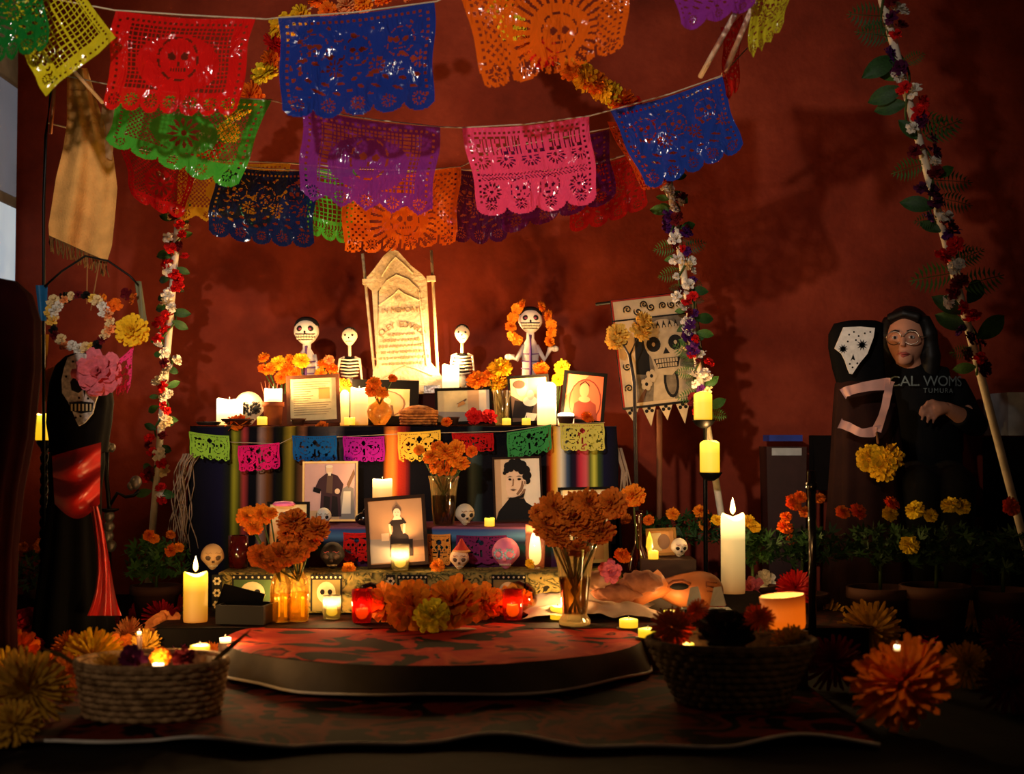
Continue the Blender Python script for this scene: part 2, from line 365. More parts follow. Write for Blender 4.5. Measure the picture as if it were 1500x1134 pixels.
# printed bands on the step cloth
pb = M('print_black', (18, 16, 14), .9); pw = M('print_cream', (205, 188, 140), .9); pg = M('print_green', (70, 92, 50), .9); po = M('print_olive', (120, 108, 60), .9)
def stepprint(px, wpx, kind):
    x = S(px, 4.32, .17).x+.29; wd = m(wpx, 4.32); q = MB(); z0, z1 = .012, .126
    if kind == 'flower':
        q.flat([(x-wd/2, z0), (x+wd/2, z0), (x+wd/2, z1), (x-wd/2, z1)], -.1125, 0)
        for i in range(3):
            cz = z0+.02+i*.037
            for k in range(6):
                a = 2*pi*k/6; q.flat(circ(x+.009*cos(a), cz+.009*sin(a), .0045, .0045, 8), -.113, 1)
    else:
        q.flat([(x-wd/2, z0), (x+wd/2, z0), (x+wd/2, z1), (x-wd/2, z1)], -.1125, 0)
        q.flat([(x-wd/2+.006, z0), (x+wd/2-.006, z0), (x+wd/2-.006, z1-.016), (x-wd/2+.006, z1-.016)], -.1128, 2)
        q.flat(circ(x, .07, wd*.3, .034, 16), -.113, 1)
        for sx in (-1, 1): q.flat(circ(x+sx*wd*.12, .072, wd*.075, .009, 10), -.1134, 0)
        for k in range(7): q.flat(circ(x-wd/2+.006+k*(wd-.012)/6, z1-.008, .0035, .0035, 6), -.1132, 1)
    q.build('fabric_print', [pb, pw, pg if kind == 'green' else po], ls, False)
for px, w_, k in ((318, 15, 'flower'), (370, 60, 'green'), (478, 46, 'skull'), (572, 13, 'flower'), (604, 44, 'skull'), (672, 16, 'flower'), (745, 50, 'skull')): stepprint(px, w_, k)
# ------------------------------------------------------------------ papel picado
FONT = {'D': '11110 10001 10001 10001 10001 10001 11110', 'I': '111 010 010 010 010 010 111', 'A': '01110 10001 10001 11111 10001 10001 10001', 'E': '11111 10000 10000 11110 10000 10000 11111',
        'L': '10000 10000 10000 10000 10000 10000 11111', 'O': '01110 10001 10001 10001 10001 10001 01110', 'S': '01111 10000 10000 01110 00001 00001 11110', 'M': '10001 11011 10101 10101 10001 10001 10001',
        'U': '10001 10001 10001 10001 10001 10001 01110', 'R': '11110 10001 10001 11110 10100 10010 10001', 'T': '11111 00100 00100 00100 00100 00100 00100', ' ': '00 00 00 00 00 00 00'}
def textcols(s):
    cols = []
    for ch in s:
        rows = FONT[ch].split()
        for c in range(len(rows[0])): cols.append([r[c] == '1' for r in rows])
        cols.append([False]*7)
    return cols
TXT = textcols('DIA DE LOS MUERTOS')[::-1]     # the sheet is seen from behind
def ros(x, y, cx, cy, r, n, full=True):
    dx, dy = x-cx, y-cy; d = hypot(dx, dy)/r
    if d > 1: return False
    if not full and dy < -.1*r: return False
    if d < .16: return True
    if .34 < d < .98:
        ph = (atan2(dy, dx)*n/(2*pi)) % 1
        return abs(ph-.5) < .34*(1-abs(d-.68)/.36)
    return False
def sk(x, y, cx, cy, r):
    for sx in (-1, 1):
        if hypot(x-cx-sx*.4*r, y-cy) < .24*r: return True
    if hypot((x-cx)*1.3, y-cy-.42*r) < .15*r: return True
    if abs(y-cy-.8*r) < .11*r and abs(x-cx) < .5*r and ((x-cx)/(.17*r)) % 1 < .6: return True
    d = hypot(x-cx, (y-cy-.15*r)*.9)/r
    return 1.12 < d < 1.24 and (atan2(y-cy, x-cx)*5/pi) % 1 < .7
def lat(x, y, s, t=.28, diag=False):
    if diag: x, y = (x+y)*.7071, (x-y)*.7071
    return t/2 < (x/s) % 1 < 1-t/2 and t/2 < (y/s) % 1 < 1-t/2
def solid_fn(style, asp, ns, sd, edge):
    def f(u, v):
        x, y = u*asp, v
        if edge == 'scallop':
            q = (u*ns) % 1; c = abs(2*q-1)
            if v > 1-edgeD*(1-sqrt(max(0, 1-c*c))): return False
        elif edge == 'zig':
            if v > 1-edgeD*abs(2*((u*ns) % 1)-1): return False
        elif edge == 'slot':
            q = (u*ns) % 1
            if v > .84 and (q < .05 or q > .95): return False
            if v > .985-.05*(abs(2*q-1)**3): return False
        if u < .025 or u > .975 or v < .05: return True
        # border dots
        if (u < .07 or u > .93) and v < .86: return not (.3 < (v*16) % 1 < .7 and (.04 < u < .058 or .942 < u < .96))
        if v < .085: return not (.3 < (u*26) % 1 < .7 and v > .055)
        for k in range(ns):
            if ros(x, y, (k+.5)/ns*asp, .9-.02, min(.075, .42*asp/ns), 12): return False
        if style == 'text':
            if .10 < v < .31 and .08 < u < .92:
                ci = int((u-.08)/.84*len(TXT)); ri = int((v-.10)/.21*7)
                return not TXT[min(ci, len(TXT)-1)][min(6, ri)]
            for k in range(5):
                if ros(x, y, (k+.5)/5*asp, .36, .115*asp/1.4, 14, False): return False
            if .52 < v < .60: return not ((x*24+(y*30 if v < .56 else -y*30)) % 1 < .38 and abs((v-.56)) > .008 and .06 < u < .94)
            for k in range(4):
                cx = (.14, .38, .62, .86)[k]*asp
                if (sk(x, y, cx, .70, .095) if k in (1, 2) else ros(x, y, cx, .74, .12, 13)): return False
            return True
        if style == 'lattice':
            inn = hypot((x-asp/2)/(asp*.30), (y-.48)/.30)
            if inn < 1: return not sk(x, y, asp/2, .40, .17)
            if .13 < u < .87 and .1 < v < .78: return not lat(x, y, .045)
            return True
        if style == 'diag':
            inn = hypot((x-asp/2)/(asp*.24), (y-.5)/.26)
            if inn < 1: return not ros(x, y, asp/2, .5, .22, 12)
            if .1 < u < .9 and .12 < v < .76: return not lat(x, y, .05, diag=True)
            return True
        if style == 'yellow':
            if .14 < u < .86 and .1 < v < .72: return not lat(x, y, .062, .22)
            if .76 < v < .86: return not ((u*14+abs(v-.81)*9) % 1 < .42 and .05 < u < .95 and abs(v-.81) < .03)
            return True
        if style == 'skulls':
            for k in range(3):
                if sk(x, y, (.22+.28*k)*asp, .30+.05*(k % 2), .11): return False
                if ros(x, y, (.36+.28*k)*asp, .52, .09, 10): return False
            if .60 < v < .80 and .08 < u < .92:
                return not (abs(sin(x*21+2*sin(y*13+sd)))*abs(cos(y*34+sin(x*9))) > .78)
            if .1 < v < .6:
                return not (NZ.noise(Vector((x*17, y*26, sd))) > .46)
            return True
        if style == 'rays':
            if sk(x, y, asp*.55, .58, .15): return False
            d = hypot(x-asp*.55, y-.6)
            if d < .26: return True
            if u < .22 or u > .8: return not lat(x, y, .06, .55, True)
            if .3 < d < .46: return not ((atan2(y-.6, x-asp*.55)*14/pi) % 1 < .36)
            if .1 < v < .3: return not ((x*15+y*8) % 1 < .3 and .03 < (v*11) % 1 < .75)
            return True
        # small paper: bold simple cuts
        for a, b in ((.28, .42), (.72, .42)):
            if sk(x, y, a*asp, b, .2): return False
        if hypot(x-.5*asp, (y-.25)) < .09 or abs(x-.5*asp) < .03 and .5 < v < .75: return False
        return not (NZ.noise(Vector((x*7, y*7, sd))) > .42)
    edgeD = .1
    return f
def banner(label, col, q, Y, style, ns=5, edge='scallop', transp=.22, NX=104, NY=76, seed=1, wr=1., cat='paper banner', name='papel_picado_banner', group='papel picado sheets on the strings', mat=None):
    Ys = Y if hasattr(Y, '__len__') else (Y, Y, Y, Y)
    c = [P(px, py, y) for (px, py), y in zip(q, Ys)]    # TL TR BR BL
    asp = ((c[1]-c[0]).length+(c[2]-c[3]).length)/((c[3]-c[0]).length+(c[2]-c[1]).length)
    sd = seed*3.7
    def g(u, v):
        p = (c[0]*(1-u)+c[1]*u)*(1-v)+(c[3]*(1-u)+c[2]*u)*v
        p = p+(p-Vector((0, 0, EYE)))*(-.016*v*wr/max(.25, 1))
        d = (.010*sin(u*7+sd)*v+.006*sin(u*19+sd*2+v*3)*v+.012*NZ.noise(Vector((u*4, v*3, sd)))*min(1, v*4)+.003*NZ.noise(Vector((u*14, v*9, sd+9))))*wr
        p = p+Vector((.004*sin(v*9+sd)*wr, d, -.012*sin(pi*u)*(1-v*.3)*wr))
        return p
    ma = mat or foil('sheet_'+'_'.join(str(k) for k in col), col, transp)
    o = MB().grid(NX, NY, g, 0, solid_fn(style, asp, ns, sd, edge)).build(name, ma, center=True)
    return tag(o, label, cat, group)
RED, BLU, ORG, PUR, PNK, GRN, YEL = (224, 24, 22), (24, 56, 150), (250, 108, 18), (146, 50, 156), (250, 78, 128), (74, 182, 58), (222, 206, 34)
banner('dark green sheet cut off at the upper left corner', (16, 110, 40), [(-70, -60), (60, -50), (72, 70), (-30, 95)], 3.62, 'skulls', seed=2)
banner('tilted yellow lattice sheet hanging at upper left beside the red one', YEL, [(84, -75), (172, 55), (66, 142), (0, 10)], 3.7, 'yellow', 4, 'none', seed=3)
banner('bright red lattice sheet in the front row between yellow and blue', RED, [(168, 15), (373, 26), (347, 168), (150, 158)], (3.8, 3.8, 3.8, 3.8), 'lattice', 7, 'scallop', seed=4)
banner('large royal blue scalloped sheet in the front row, top centre', BLU, [(408, 26), (637, 2), (634, 158), (412, 172)], 3.85, 'skulls', 5, seed=5)
banner('large orange sheet in the front row with slotted lower edge', ORG, [(668, -40), (924, -50), (916, 72), (712, 136)], 3.8, 'rays', 5, 'slot', seed=6)
banner('purple sheet cropped by the top edge above the white sticks', PUR, [(970, -70), (1112, -70), (1105, 10), (1000, 44)], 3.8, 'skulls', 3, seed=7)
banner('narrow yellow zigzag sheet at upper right beside the sticks', (200, 190, 40), [(1098, -30), (1160, -30), (1146, 40), (1096, 88)], 3.85, 'skulls', 4, 'zig', seed=8)
banner('bright green sheet below the red one with square lace edge', GRN, [(180, 128), (397, 145), (347, 278), (152, 208)], 4.2, 'diag', 5, 'scallop', seed=9)
banner('purple lattice sheet with white sparkles in front of the orange sheet', (142, 52, 162), [(444, 158), (646, 186), (630, 318), (438, 292)], 4.2, 'lattice', 5, 'zig', .36, seed=10)
banner('hot pink sheet cut with mirrored lettering in the middle row', PNK, [(677, 187), (863, 170), (877, 296), (703, 318)], 4.2, 'text', 4, seed=11, transp=.15)
banner('blue sheet tilted on the right end of the middle string', (26, 64, 168), [(893, 162), (1057, 112), (1090, 218), (948, 278)], 4.2, 'skulls', 5, seed=12)
banner('red sheet behind the green one, beside the burlap scarf', (190, 20, 20), [(176, 212), (290, 234), (270, 322), (196, 292)], 4.72, 'diag', 3, seed=13, transp=.15)
banner('gold sheet in the back row behind green and navy sheets', (206, 150, 30), [(266, 231), (424, 238), (420, 322), (254, 322)], 4.73, 'diag', 5, 'zig', seed=14)
banner('navy sheet with scalloped lower edge in the back row', (14, 34, 84), [(318, 240), (464, 250), (458, 364), (303, 344)], 4.63, 'skulls', 5, seed=15)
banner('small green lace sheet peeping out between navy and orange', (84, 190, 56), [(438, 240), (524, 246), (512, 356), (454, 342)], 4.72, 'yellow', 3, 'scallop', seed=16)
banner('orange sheet with cut skull hanging over the tombstone', (252, 112, 20), [(502, 258), (675, 243), (667, 358), (502, 372)], 4.63, 'rays', 6, 'slot', seed=17, transp=.12)
banner('dark plum sheet in the back row right of the tombstone', (70, 18, 60), [(668, 247), (748, 250), (744, 352), (662, 354)], 4.72, 'skulls', 3, seed=18)
banner('violet sheet behind the pink lettered one', (92, 22, 84), [(732, 216), (890, 190), (903, 292), (735, 344)], 4.63, 'skulls', 4, seed=19)
banner('dull red sheet at the right end of the back row', (176, 26, 20), [(848, 246), (944, 218), (948, 304), (832, 342)], 4.72, 'skulls', 4, seed=20)
banner('orange strip of sheet behind the tilted blue one', (226, 80, 16), [(888, 178), (968, 168), (980, 272), (944, 280)], 4.63, 'rays', 3, 'slot', seed=21, NX=60, NY=50)
banner('red sheet turned edge-on beside the white sticks', (200, 30, 20), [(1056, 40), (1088, 20), (1082, 128), (1062, 146)], (4.2, 4.35, 4.35, 4.2), 'skulls', 2, seed=22, NX=40, NY=60)
strm = M('string_cotton', (190, 170, 140), .9)
def strand(label, pts, r=.0022):
    return tag(MB().tube([P(*p) for p in pts], r, 6).build('banner_string', strm, center=True), label, 'string', 'strings of the papel picado')
strand('front string carrying the red and large blue sheets', [(-80, -50, 3.66), (60, -5, 3.7), (168, 15, 3.8), (272, 22, 3.8), (372, 27, 3.8), (390, 28, 3.82), (408, 26, 3.85), (520, 18, 3.85), (640, 2, 3.85), (700, -30, 3.8), (930, -50, 3.8), (1160, -60, 3.85)])
strand('middle string carrying the pink lettered sheet', [(90, 110, 4.2), (180, 128, 4.2), (300, 140, 4.2), (397, 147, 4.2), (444, 158, 4.2), (545, 175, 4.2), (646, 186, 4.2), (677, 187, 4.2), (770, 182, 4.2), (863, 170, 4.2), (893, 162, 4.2), (980, 138, 4.2), (1057, 111, 4.2), (1095, 70, 4.2)])
strand('back string carrying the gold and plum sheets', [(70, 180, 4.4), (150, 200, 4.68), (176, 212, 4.72), (230, 224, 4.72), (290, 234, 4.72), (424, 239, 4.73), (524, 247, 4.72), (600, 249, 4.72), (668, 248, 4.72), (748, 251, 4.72), (848, 247, 4.72), (944, 219, 4.72), (981, 264, 4.96)], .003)
strand('back string carrying the navy and orange sheets', [(262, 300, 5.24), (300, 240, 4.66), (318, 241, 4.63), (391, 247, 4.63), (464, 251, 4.63), (502, 259, 4.63), (590, 252, 4.63), (675, 244, 4.63), (732, 217, 4.63), (811, 204, 4.63), (890, 188, 4.63), (968, 168, 4.63), (1062, 108, 4.22)], .0022)
def stick(a, b, label, r=.007): return tag(MB().tube([P(*a), P(*b)], r, 10).build('white_stick', M('white_painted_wood', (225, 200, 175), .6), center=True), label, 'stick')
stick((1026, 112, 4.25), (1076, 22, 4.0), 'lower of two thin white sticks above the tilted blue sheet', .0085)
stick((1060, 110, 4.22), (1106, 2, 3.95), 'upper of two thin white sticks above the tilted blue sheet', .0085)
stick((100, 95, 4.1), (150, 150, 4.3), 'thin white stick crossing behind the yellow sheet', .006)
# small papers on the altar front
def paper(name, col): return M(name, col, .8, .1, var=.1)
sm = [('lime green', (140, 190, 60), (277, 636, 336, 674), 'at the left end of the altar'), ('hot pink', (226, 24, 110), (348, 650, 409, 688), 'on the serape, second from the altar\'s left end'),
      ('teal blue', (16, 84, 150), (428, 638, 493, 676), 'above the portrait of the seated man'), ('violet', (150, 20, 140), (502, 639, 563, 676), 'beside the orange serape stripe'),
      ('golden yellow', (222, 180, 60), (582, 631, 645, 675), 'above the vase of marigolds'), ('dark red', (170, 14, 16), (662, 634, 723, 661), 'between yellow and green papers'),
      ('leaf green', (56, 140, 70), (742, 626, 807, 666), 'above the portrait of the woman'), ('pale yellow', (206, 196, 90), (820, 620, 885, 660), 'at the right end of the altar')]
for i, (cn, col, (x0, y0, x1, y1), wh) in enumerate(sm):
    tl = (-4, 3, 0, 0, 2, 0, 8, 0)[i]
    banner('small %s cut paper %s' % (cn, wh), col, [(x0, y0+tl), (x1, y0-tl*.6), (x1+1, y1-tl*.6), (x0+2, y1+tl)], 4.862, 'small', 5, ('zig', 'scallop')[i % 2], 0, 48, 34, 30+i, .25, name='small_papel_picado', group='small cut papers along the altar front', mat=paper('paper_'+cn.replace(' ', '_'), col))
tag(MB().tube([P(x, y, 4.87) for x, y in ((277, 634), (340, 648), (410, 650), (430, 640), (500, 640), (580, 636), (650, 634), (740, 632), (810, 622), (886, 619))], .0012, 5).build('thin_string', strm, center=True), 'thin string along the altar edge holding small cut papers', 'string')
for i, (cn, col, (x0, y0, x1, y1), wh, Y) in enumerate([('red', (200, 24, 18), (503, 780, 541, 822), 'left of the girl\'s portrait', 4.505), ('orange-yellow', (206, 130, 50), (626, 782, 660, 828), 'right of the girl\'s portrait', 4.505), ('plum', (90, 22, 70), (668, 784, 742, 826), 'behind the pink skull', 4.51)]):
    banner('small %s cut paper on the middle step front, %s' % (cn, wh), col, [(x0, y0), (x1, y0), (x1, y1), (x0, y1)], Y, 'small', 4, 'scallop', 0, 44, 36, 44+i, .2, name='small_papel_picado', group='small cut papers on the step', mat=paper('paper_step_'+cn.replace('-', '_'), col))
# ------------------------------------------------------------------ flower meshes
def bloom(layers, seed, squash=.8, ruff=.25):
    r = random.Random(seed); q = MB()
    for (elev, n, r0, r1, wd, curl) in layers:
        off = r.uniform(0, 6.28)
        for k in range(n):
            th = off+2*pi*k/n+r.uniform(-.5, .5)*2*pi/n*.5; e = R_(elev+r.uniform(-9, 9)); L = r1*r.uniform(.85, 1.1); ww = wd*r.uniform(.8, 1.2)
            d = Vector((cos(th)*cos(e), sin(th)*cos(e), sin(e)*squash+.0)); t = Vector((-sin(th), cos(th), 0)); u = d.cross(t)*-1
            b0 = d*r0*.5; mid = d*(r0+(L-r0)*.6)+u*curl*.5*L; tip = d*L+u*curl*L*.2*r.uniform(.2, 1.6)
            rw = [r.uniform(-ruff, ruff)*ww for _ in range(5)]
            vs = [b0-t*ww*.25, b0+t*ww*.25, mid-t*ww*.5+u*rw[0], mid+u*(rw[1]-.2*ww), mid+t*ww*.5+u*rw[2], tip-t*ww*.38+u*rw[3], tip+d*.05*L+u*rw[1], tip+t*ww*.38+u*rw[4]]
            q.add(vs, [(0, 3, 2), (0, 1, 3), (1, 4, 3), (2, 3, 6, 5), (3, 4, 7, 6)])
    return q
LAY = {'marigold': [(-28, 16, .2, .92, .34, .1), (-8, 18, .2, 1., .34, .12), (12, 18, .2, .98, .32, .12), (30, 15, .2, .94, .30, .1), (48, 12, .2, .9, .28, .08), (66, 8, .15, .86, .24, .05), (84, 5, .1, .82, .2, 0)],
       'mum': [(-10, 26, .15, 1., .13, .1), (6, 26, .15, 1., .13, .15), (22, 24, .15, .95, .12, .16), (38, 20, .15, .88, .11, .15), (55, 15, .12, .8, .1, .12), (74, 9, .1, .7, .09, .05)],
       'peony': [(-12, 8, .15, 1., .62, .18), (8, 8, .15, .96, .58, .2), (28, 7, .15, .86, .5, .22), (48, 6, .1, .72, .42, .2), (70, 5, .1, .6, .3, .1)],
       'paper': [(-30, 13, .1, .95, .4, .1), (-10, 14, .1, 1., .42, .15), (10, 14, .1, 1., .4, .15), (30, 13, .1, .98, .38, .12), (50, 10, .1, .95, .36, .1), (72, 7, .1, .9, .3, .05)],
       'zinnia': [(-24, 26, .2, .96, .2, .1), (-10, 28, .2, 1., .2, .12), (4, 28, .2, 1., .19, .14), (18, 26, .2, .97, .19, .14), (32, 22, .2, .93, .18, .12), (48, 18, .15, .88, .17, .1), (64, 13, .12, .84, .16, .06), (82, 8, .1, .8, .14, 0)],
       'rose': [(0, 6, .1, 1., .7, .2), (28, 5, .1, .95, .62, .15), (55, 5, .1, .85, .5, .05), (80, 3, .1, .75, .3, 0)]}
FCOL = {'orange': (246, 132, 22), 'deep_orange': (232, 104, 14), 'gold': (246, 186, 30), 'yellow': (236, 206, 40), 'pale_gold': (240, 190, 80), 'rust': (196, 96, 20), 'red': (200, 22, 20), 'crimson': (170, 14, 34), 'maroon': (92, 12, 22),
        'pink': (228, 110, 120), 'white': (226, 216, 200), 'peach': (226, 140, 80), 'plum': (74, 16, 56), 'olive_gold': (190, 140, 40), 'black': (20, 18, 16), 'purple': (74, 22, 92), 'cream': (226, 196, 140), 'amber': (240, 124, 24)}
BM = {}
def bmesh_of(kind, col, var=0):
    k = (kind, col, var)
    if k not in BM:
        BM[k] = bloom(LAY[kind], var+len(kind), .8 if kind != 'paper' else .95, .3 if kind != 'mum' else .15).mesh('bloom', M('petal_'+col, FCOL[col], .75, .15, var=.22, scale=6))[0]
    return BM[k]
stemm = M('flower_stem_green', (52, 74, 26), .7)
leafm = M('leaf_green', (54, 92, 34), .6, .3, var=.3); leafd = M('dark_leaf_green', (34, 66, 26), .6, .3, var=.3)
CI = [0]
def face_cam(k=1.):
    return (R_(55+rnd.uniform(-25, 25))*k, R_(rnd.uniform(-25, 25)), rnd.uniform(-.6, .6))
def flower(name, label, px, py, rp, Y, kind, col, group=None, foot=None, cat='flower', rot=None, z=None):
    "one flower; with foot (a point) it is on a stem from there"
    c = P(px, py, Y); r = m(rp, Y); CI[0] += 1; me = bmesh_of(kind, col, CI[0] % 2)
    rt = rot or face_cam()
    if foot is None:
        o = link(me, name, None, c, rt, r); tag(o, label, cat, group); return o
    t = T(name, label, cat, foot, group=group); d = c-Vector(foot)
    link(me, 'bloom', t, d, rt, r)
    MB().tube([(0, 0, 0), d*.5+Vector((0, .0, -.004)), d+Vector((0, 0, -r*.15))], .0025, 6).build('stem', stemm, t)
    return t
def onfloor(name, label, px, py, rp, kind, col, group=None, z0=0., cat='flower', k=.8):
    Y = (EYE-z0)*FPX/((py-640)+k*rp)
    return flower(name, label, px, py, rp, Y, kind, col, group, None, cat)
# ------------------------------------------------------------------ marigold swags high up
def swag(label, pts, cols, rp, n):
    t = T('marigold_garland', label, 'garland', P(*pts[0]), group='hanging marigold garlands'); base = P(*pts[0])
    w = [P(*p)-base for p in pts]
    MB().tube(w, .003, 6).build('garland_string', strm, t)
    for i in range(n):
        s = i/(n-1)*(len(w)-1); a = min(int(s), len(w)-2); p = w[a].lerp(w[a+1], s-a)
        link(bmesh_of('paper', cols[i % len(cols)], i % 2), 'blossom', t, p+Vector((rnd.uniform(-.01, .01), rnd.uniform(-.01, .01), rnd.uniform(-.01, .01))), (rnd.uniform(0, 3), rnd.uniform(0, 3), 0), m(rp, 4.7)*rnd.uniform(.85, 1.15))
swag('orange and yellow flower garland hanging down between red and blue sheets', [(470, 0, 5.0), (405, 50, 5.0), (388, 110, 5.0), (340, 180, 5.0), (300, 230, 5.1)], ['deep_orange', 'gold', 'gold', 'red', 'deep_orange', 'yellow'], 21, 11)
swag('orange and yellow flower garland emerging below the large orange sheet', [(715, -25, 4.7), (760, 60, 4.7), (845, 108, 4.75), (885, 128, 4.8), (925, 160, 4.85)], ['orange', 'gold', 'yellow', 'deep_orange', 'red', 'orange', 'gold'], 20, 12)
swag('orange flower garland along the top edge above the blue sheet', [(480, 12, 4.6), (530, 4, 4.6), (590, -8, 4.6)], ['deep_orange', 'peach', 'orange'], 15, 5)
# ------------------------------------------------------------------ garlanded poles
def fern(L, n=9):
    q = MB()
    for k in range(n):
        t = (k+.5)/n; w_ = L*.42*sin(pi*(.12+.88*t))**.7
        for s in (-1, 1):
            b0 = Vector((t*L, 0, 0)); tip = Vector((t*L+L*.12, s*w_, -.06*L)); q.add([b0, b0+Vector((L*.05, s*w_*.5, .01*L)), tip, b0+Vector((-L*.02, s*w_*.5, 0))], [(0, 1, 2, 3)])
    q.tube([(0, 0, 0), (L*.6, 0, .01*L), (L*1.08, 0, -.03*L)], .012*L, 4)
    return q
FERN = fern(1.).mesh('leaf', leafm)[0]; FERN2 = fern(1.).mesh('leaf', leafd)[0]
def leafmesh(mat):
    q = MB(); q.grid(4, 6, lambda u, v: ((u-.5)*.5*sin(pi*min(1, .04+v*.96))**.8, v, .12*sin(v*3)+.2*abs(u-.5)*.5)); return q.mesh('leaf', mat)[0]
LEAF = leafmesh(leafm); LEAF2 = leafmesh(leafd)
POLEM = M('white_bamboo_pole', (212, 200, 178), .6, .2, var=.2)
def gpole(lp, lg, a, b, rp, nb, nl, cols, fr, seed, bl, wrap=2.3):
    r = random.Random(seed); A, B = P(*a), P(*b)
    tag(MB().tube([A.lerp(B, k/8) for k in range(9)], .013, 10).build('canopy_pole', POLEM, center=True), lp, 'pole')
    t = T('flower_garland', lg, 'garland', B); ax = (A-B); e1 = ax.cross(Vector((0, 1, 0))).normalized(); e2 = ax.cross(e1).normalized()
    path = []
    for i in range(80):
        s = fr[0]+(fr[1]-fr[0])*i/79; an = s*wrap*2*pi*4
        path.append(ax*s+(e1*cos(an)+e2*sin(an))*.022)
    MB().tube(path, .004, 5).build('vine', stemm, t)
    for i in range(nb):
        s = fr[0]+(fr[1]-fr[0])*(i+r.uniform(.1, .9))/nb; an = r.uniform(0, 6.28); rr = r.uniform(.018, .045)
        R0 = (B.y+ax.y*s)*rp/FPX*r.uniform(.75, 1.25)
        link(bmesh_of('rose', cols[r.randrange(len(cols))], i % 2), 'blossom', t, ax*s+e1*cos(an)*rr+Vector((0, -abs(sin(an))*.04, 0)), (R_(60+r.uniform(-30, 30)), r.uniform(-.5, .5), r.uniform(-1, 1)), R0)
    for i in range(nl):
        s = fr[0]+(fr[1]-fr[0])*(i+r.random())/nl; sd = r.choice((-1, 1)); L = bl*r.uniform(.6, 1.2)
        me = r.choice((FERN, FERN2, LEAF, LEAF2)) if bl > .06 else r.choice((LEAF, LEAF2))
        if me in (FERN, FERN2): rot = (R_(70), r.uniform(-.5, .5), 0 if sd > 0 else pi)
        else: rot = (R_(70+r.uniform(-20, 20)), sd*r.uniform(.6, 2.2), 0)
        link(me, 'leaf', t, ax*s+Vector((sd*.012, -.012, 0)), rot, L)
gpole('slender white canopy pole at left behind the altar', 'red and white flower garland winding up the pole left of the altar', (263, 300, 5.25), (213, 901, 5.05), 9, 52, 34, ['red', 'white', 'red', 'maroon', 'white', 'red', 'cream'], (.27, 1.0), 3, .06)
gpole('white canopy pole crossing in front of the skull flag', 'flower garland winding down the pole over the skull flag', (979, 258, 4.97), (1080, 905, 4.96), 9.5, 54, 30, ['red', 'white', 'white', 'cream', 'maroon', 'purple', 'red'], (.45, 1.0), 4, .07)
gpole('thick leaning canopy pole at right in front of the person', 'red, white and purple flower garland with fern leaves on the leaning right pole', (1219, -280, 4.05), (1536, 929, 4.55), 13, 62, 42, ['red', 'white', 'red', 'purple', 'white', 'plum', 'maroon'], (.337, 1.0), 5, .11)
# ------------------------------------------------------------------ candles
def candle(label, px, w_, h_, Y, z, kind, watt=0., flame=False, name='pillar_candle', group=None, col=None, lz=1.05):
    r = m(w_, Y)/2; h = m(h_, Y); t = T(name, label, 'candle', S(px, Y, z), group=group)
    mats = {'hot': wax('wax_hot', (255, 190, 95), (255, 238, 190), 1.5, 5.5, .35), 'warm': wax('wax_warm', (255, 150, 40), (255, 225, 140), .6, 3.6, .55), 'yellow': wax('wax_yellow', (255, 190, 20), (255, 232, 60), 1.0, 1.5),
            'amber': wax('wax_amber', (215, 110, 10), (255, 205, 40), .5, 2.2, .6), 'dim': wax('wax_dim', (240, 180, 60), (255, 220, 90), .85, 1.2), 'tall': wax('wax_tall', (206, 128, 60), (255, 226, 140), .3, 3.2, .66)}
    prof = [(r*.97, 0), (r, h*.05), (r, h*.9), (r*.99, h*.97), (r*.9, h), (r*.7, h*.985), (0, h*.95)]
    a = rnd.uniform(0, 6)
    q = MB().lathe(prof, 24, fn=lambda th, z_: 1+.012*sin(3*th+a)+.008*sin(7*th+z_*60))
    q.v = [(x, y, zz+(.045*h*sin(2*atan2(y, x)+a) if zz > .9*h else 0)) for x, y, zz in q.v]
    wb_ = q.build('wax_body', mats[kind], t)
    MB().tube([(0, 0, h*.93), (0, 0, h*1.0+.008)], .0015, 5).build('wick', M('wick_black', (20, 16, 14)), wb_)
    if flame:
        f = flame if flame is not True else 1.
        MB().lathe([(0, 0), (.005*f, .006*f), (.0062*f, .012*f), (.0045*f, .022*f), (.002*f, .031*f), (0, .038*f)], 10).build('flame', wax('flame_glow', (255, 200, 90), (255, 236, 170), 8, 14), wb_, loc=(0, 0, h*1.0+.004))
    if watt: lamp(t, (0, -r*.2, h*lz+(.022 if flame else .012)), watt)
    return t
def tealight(label, px, w_, h_, Y, z, watt=.0, group='flameless tealights', kind='yellow'):
    return candle(label, px, w_, h_, Y, z, kind, watt, False, 'tealight', group)
ZT = .7025; ZR = .7025+.125
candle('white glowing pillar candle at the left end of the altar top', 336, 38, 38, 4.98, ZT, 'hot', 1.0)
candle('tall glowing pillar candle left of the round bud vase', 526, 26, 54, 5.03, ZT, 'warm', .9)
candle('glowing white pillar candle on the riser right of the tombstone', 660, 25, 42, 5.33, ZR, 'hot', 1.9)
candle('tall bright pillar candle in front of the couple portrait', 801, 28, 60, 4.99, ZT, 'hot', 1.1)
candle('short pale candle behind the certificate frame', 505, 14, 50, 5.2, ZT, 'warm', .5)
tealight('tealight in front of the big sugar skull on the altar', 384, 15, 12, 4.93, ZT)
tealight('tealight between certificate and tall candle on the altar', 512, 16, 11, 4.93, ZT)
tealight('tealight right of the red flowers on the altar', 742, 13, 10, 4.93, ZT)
tealight('tealight in front of the couple portrait on the altar', 771, 13, 10, 4.93, ZT)
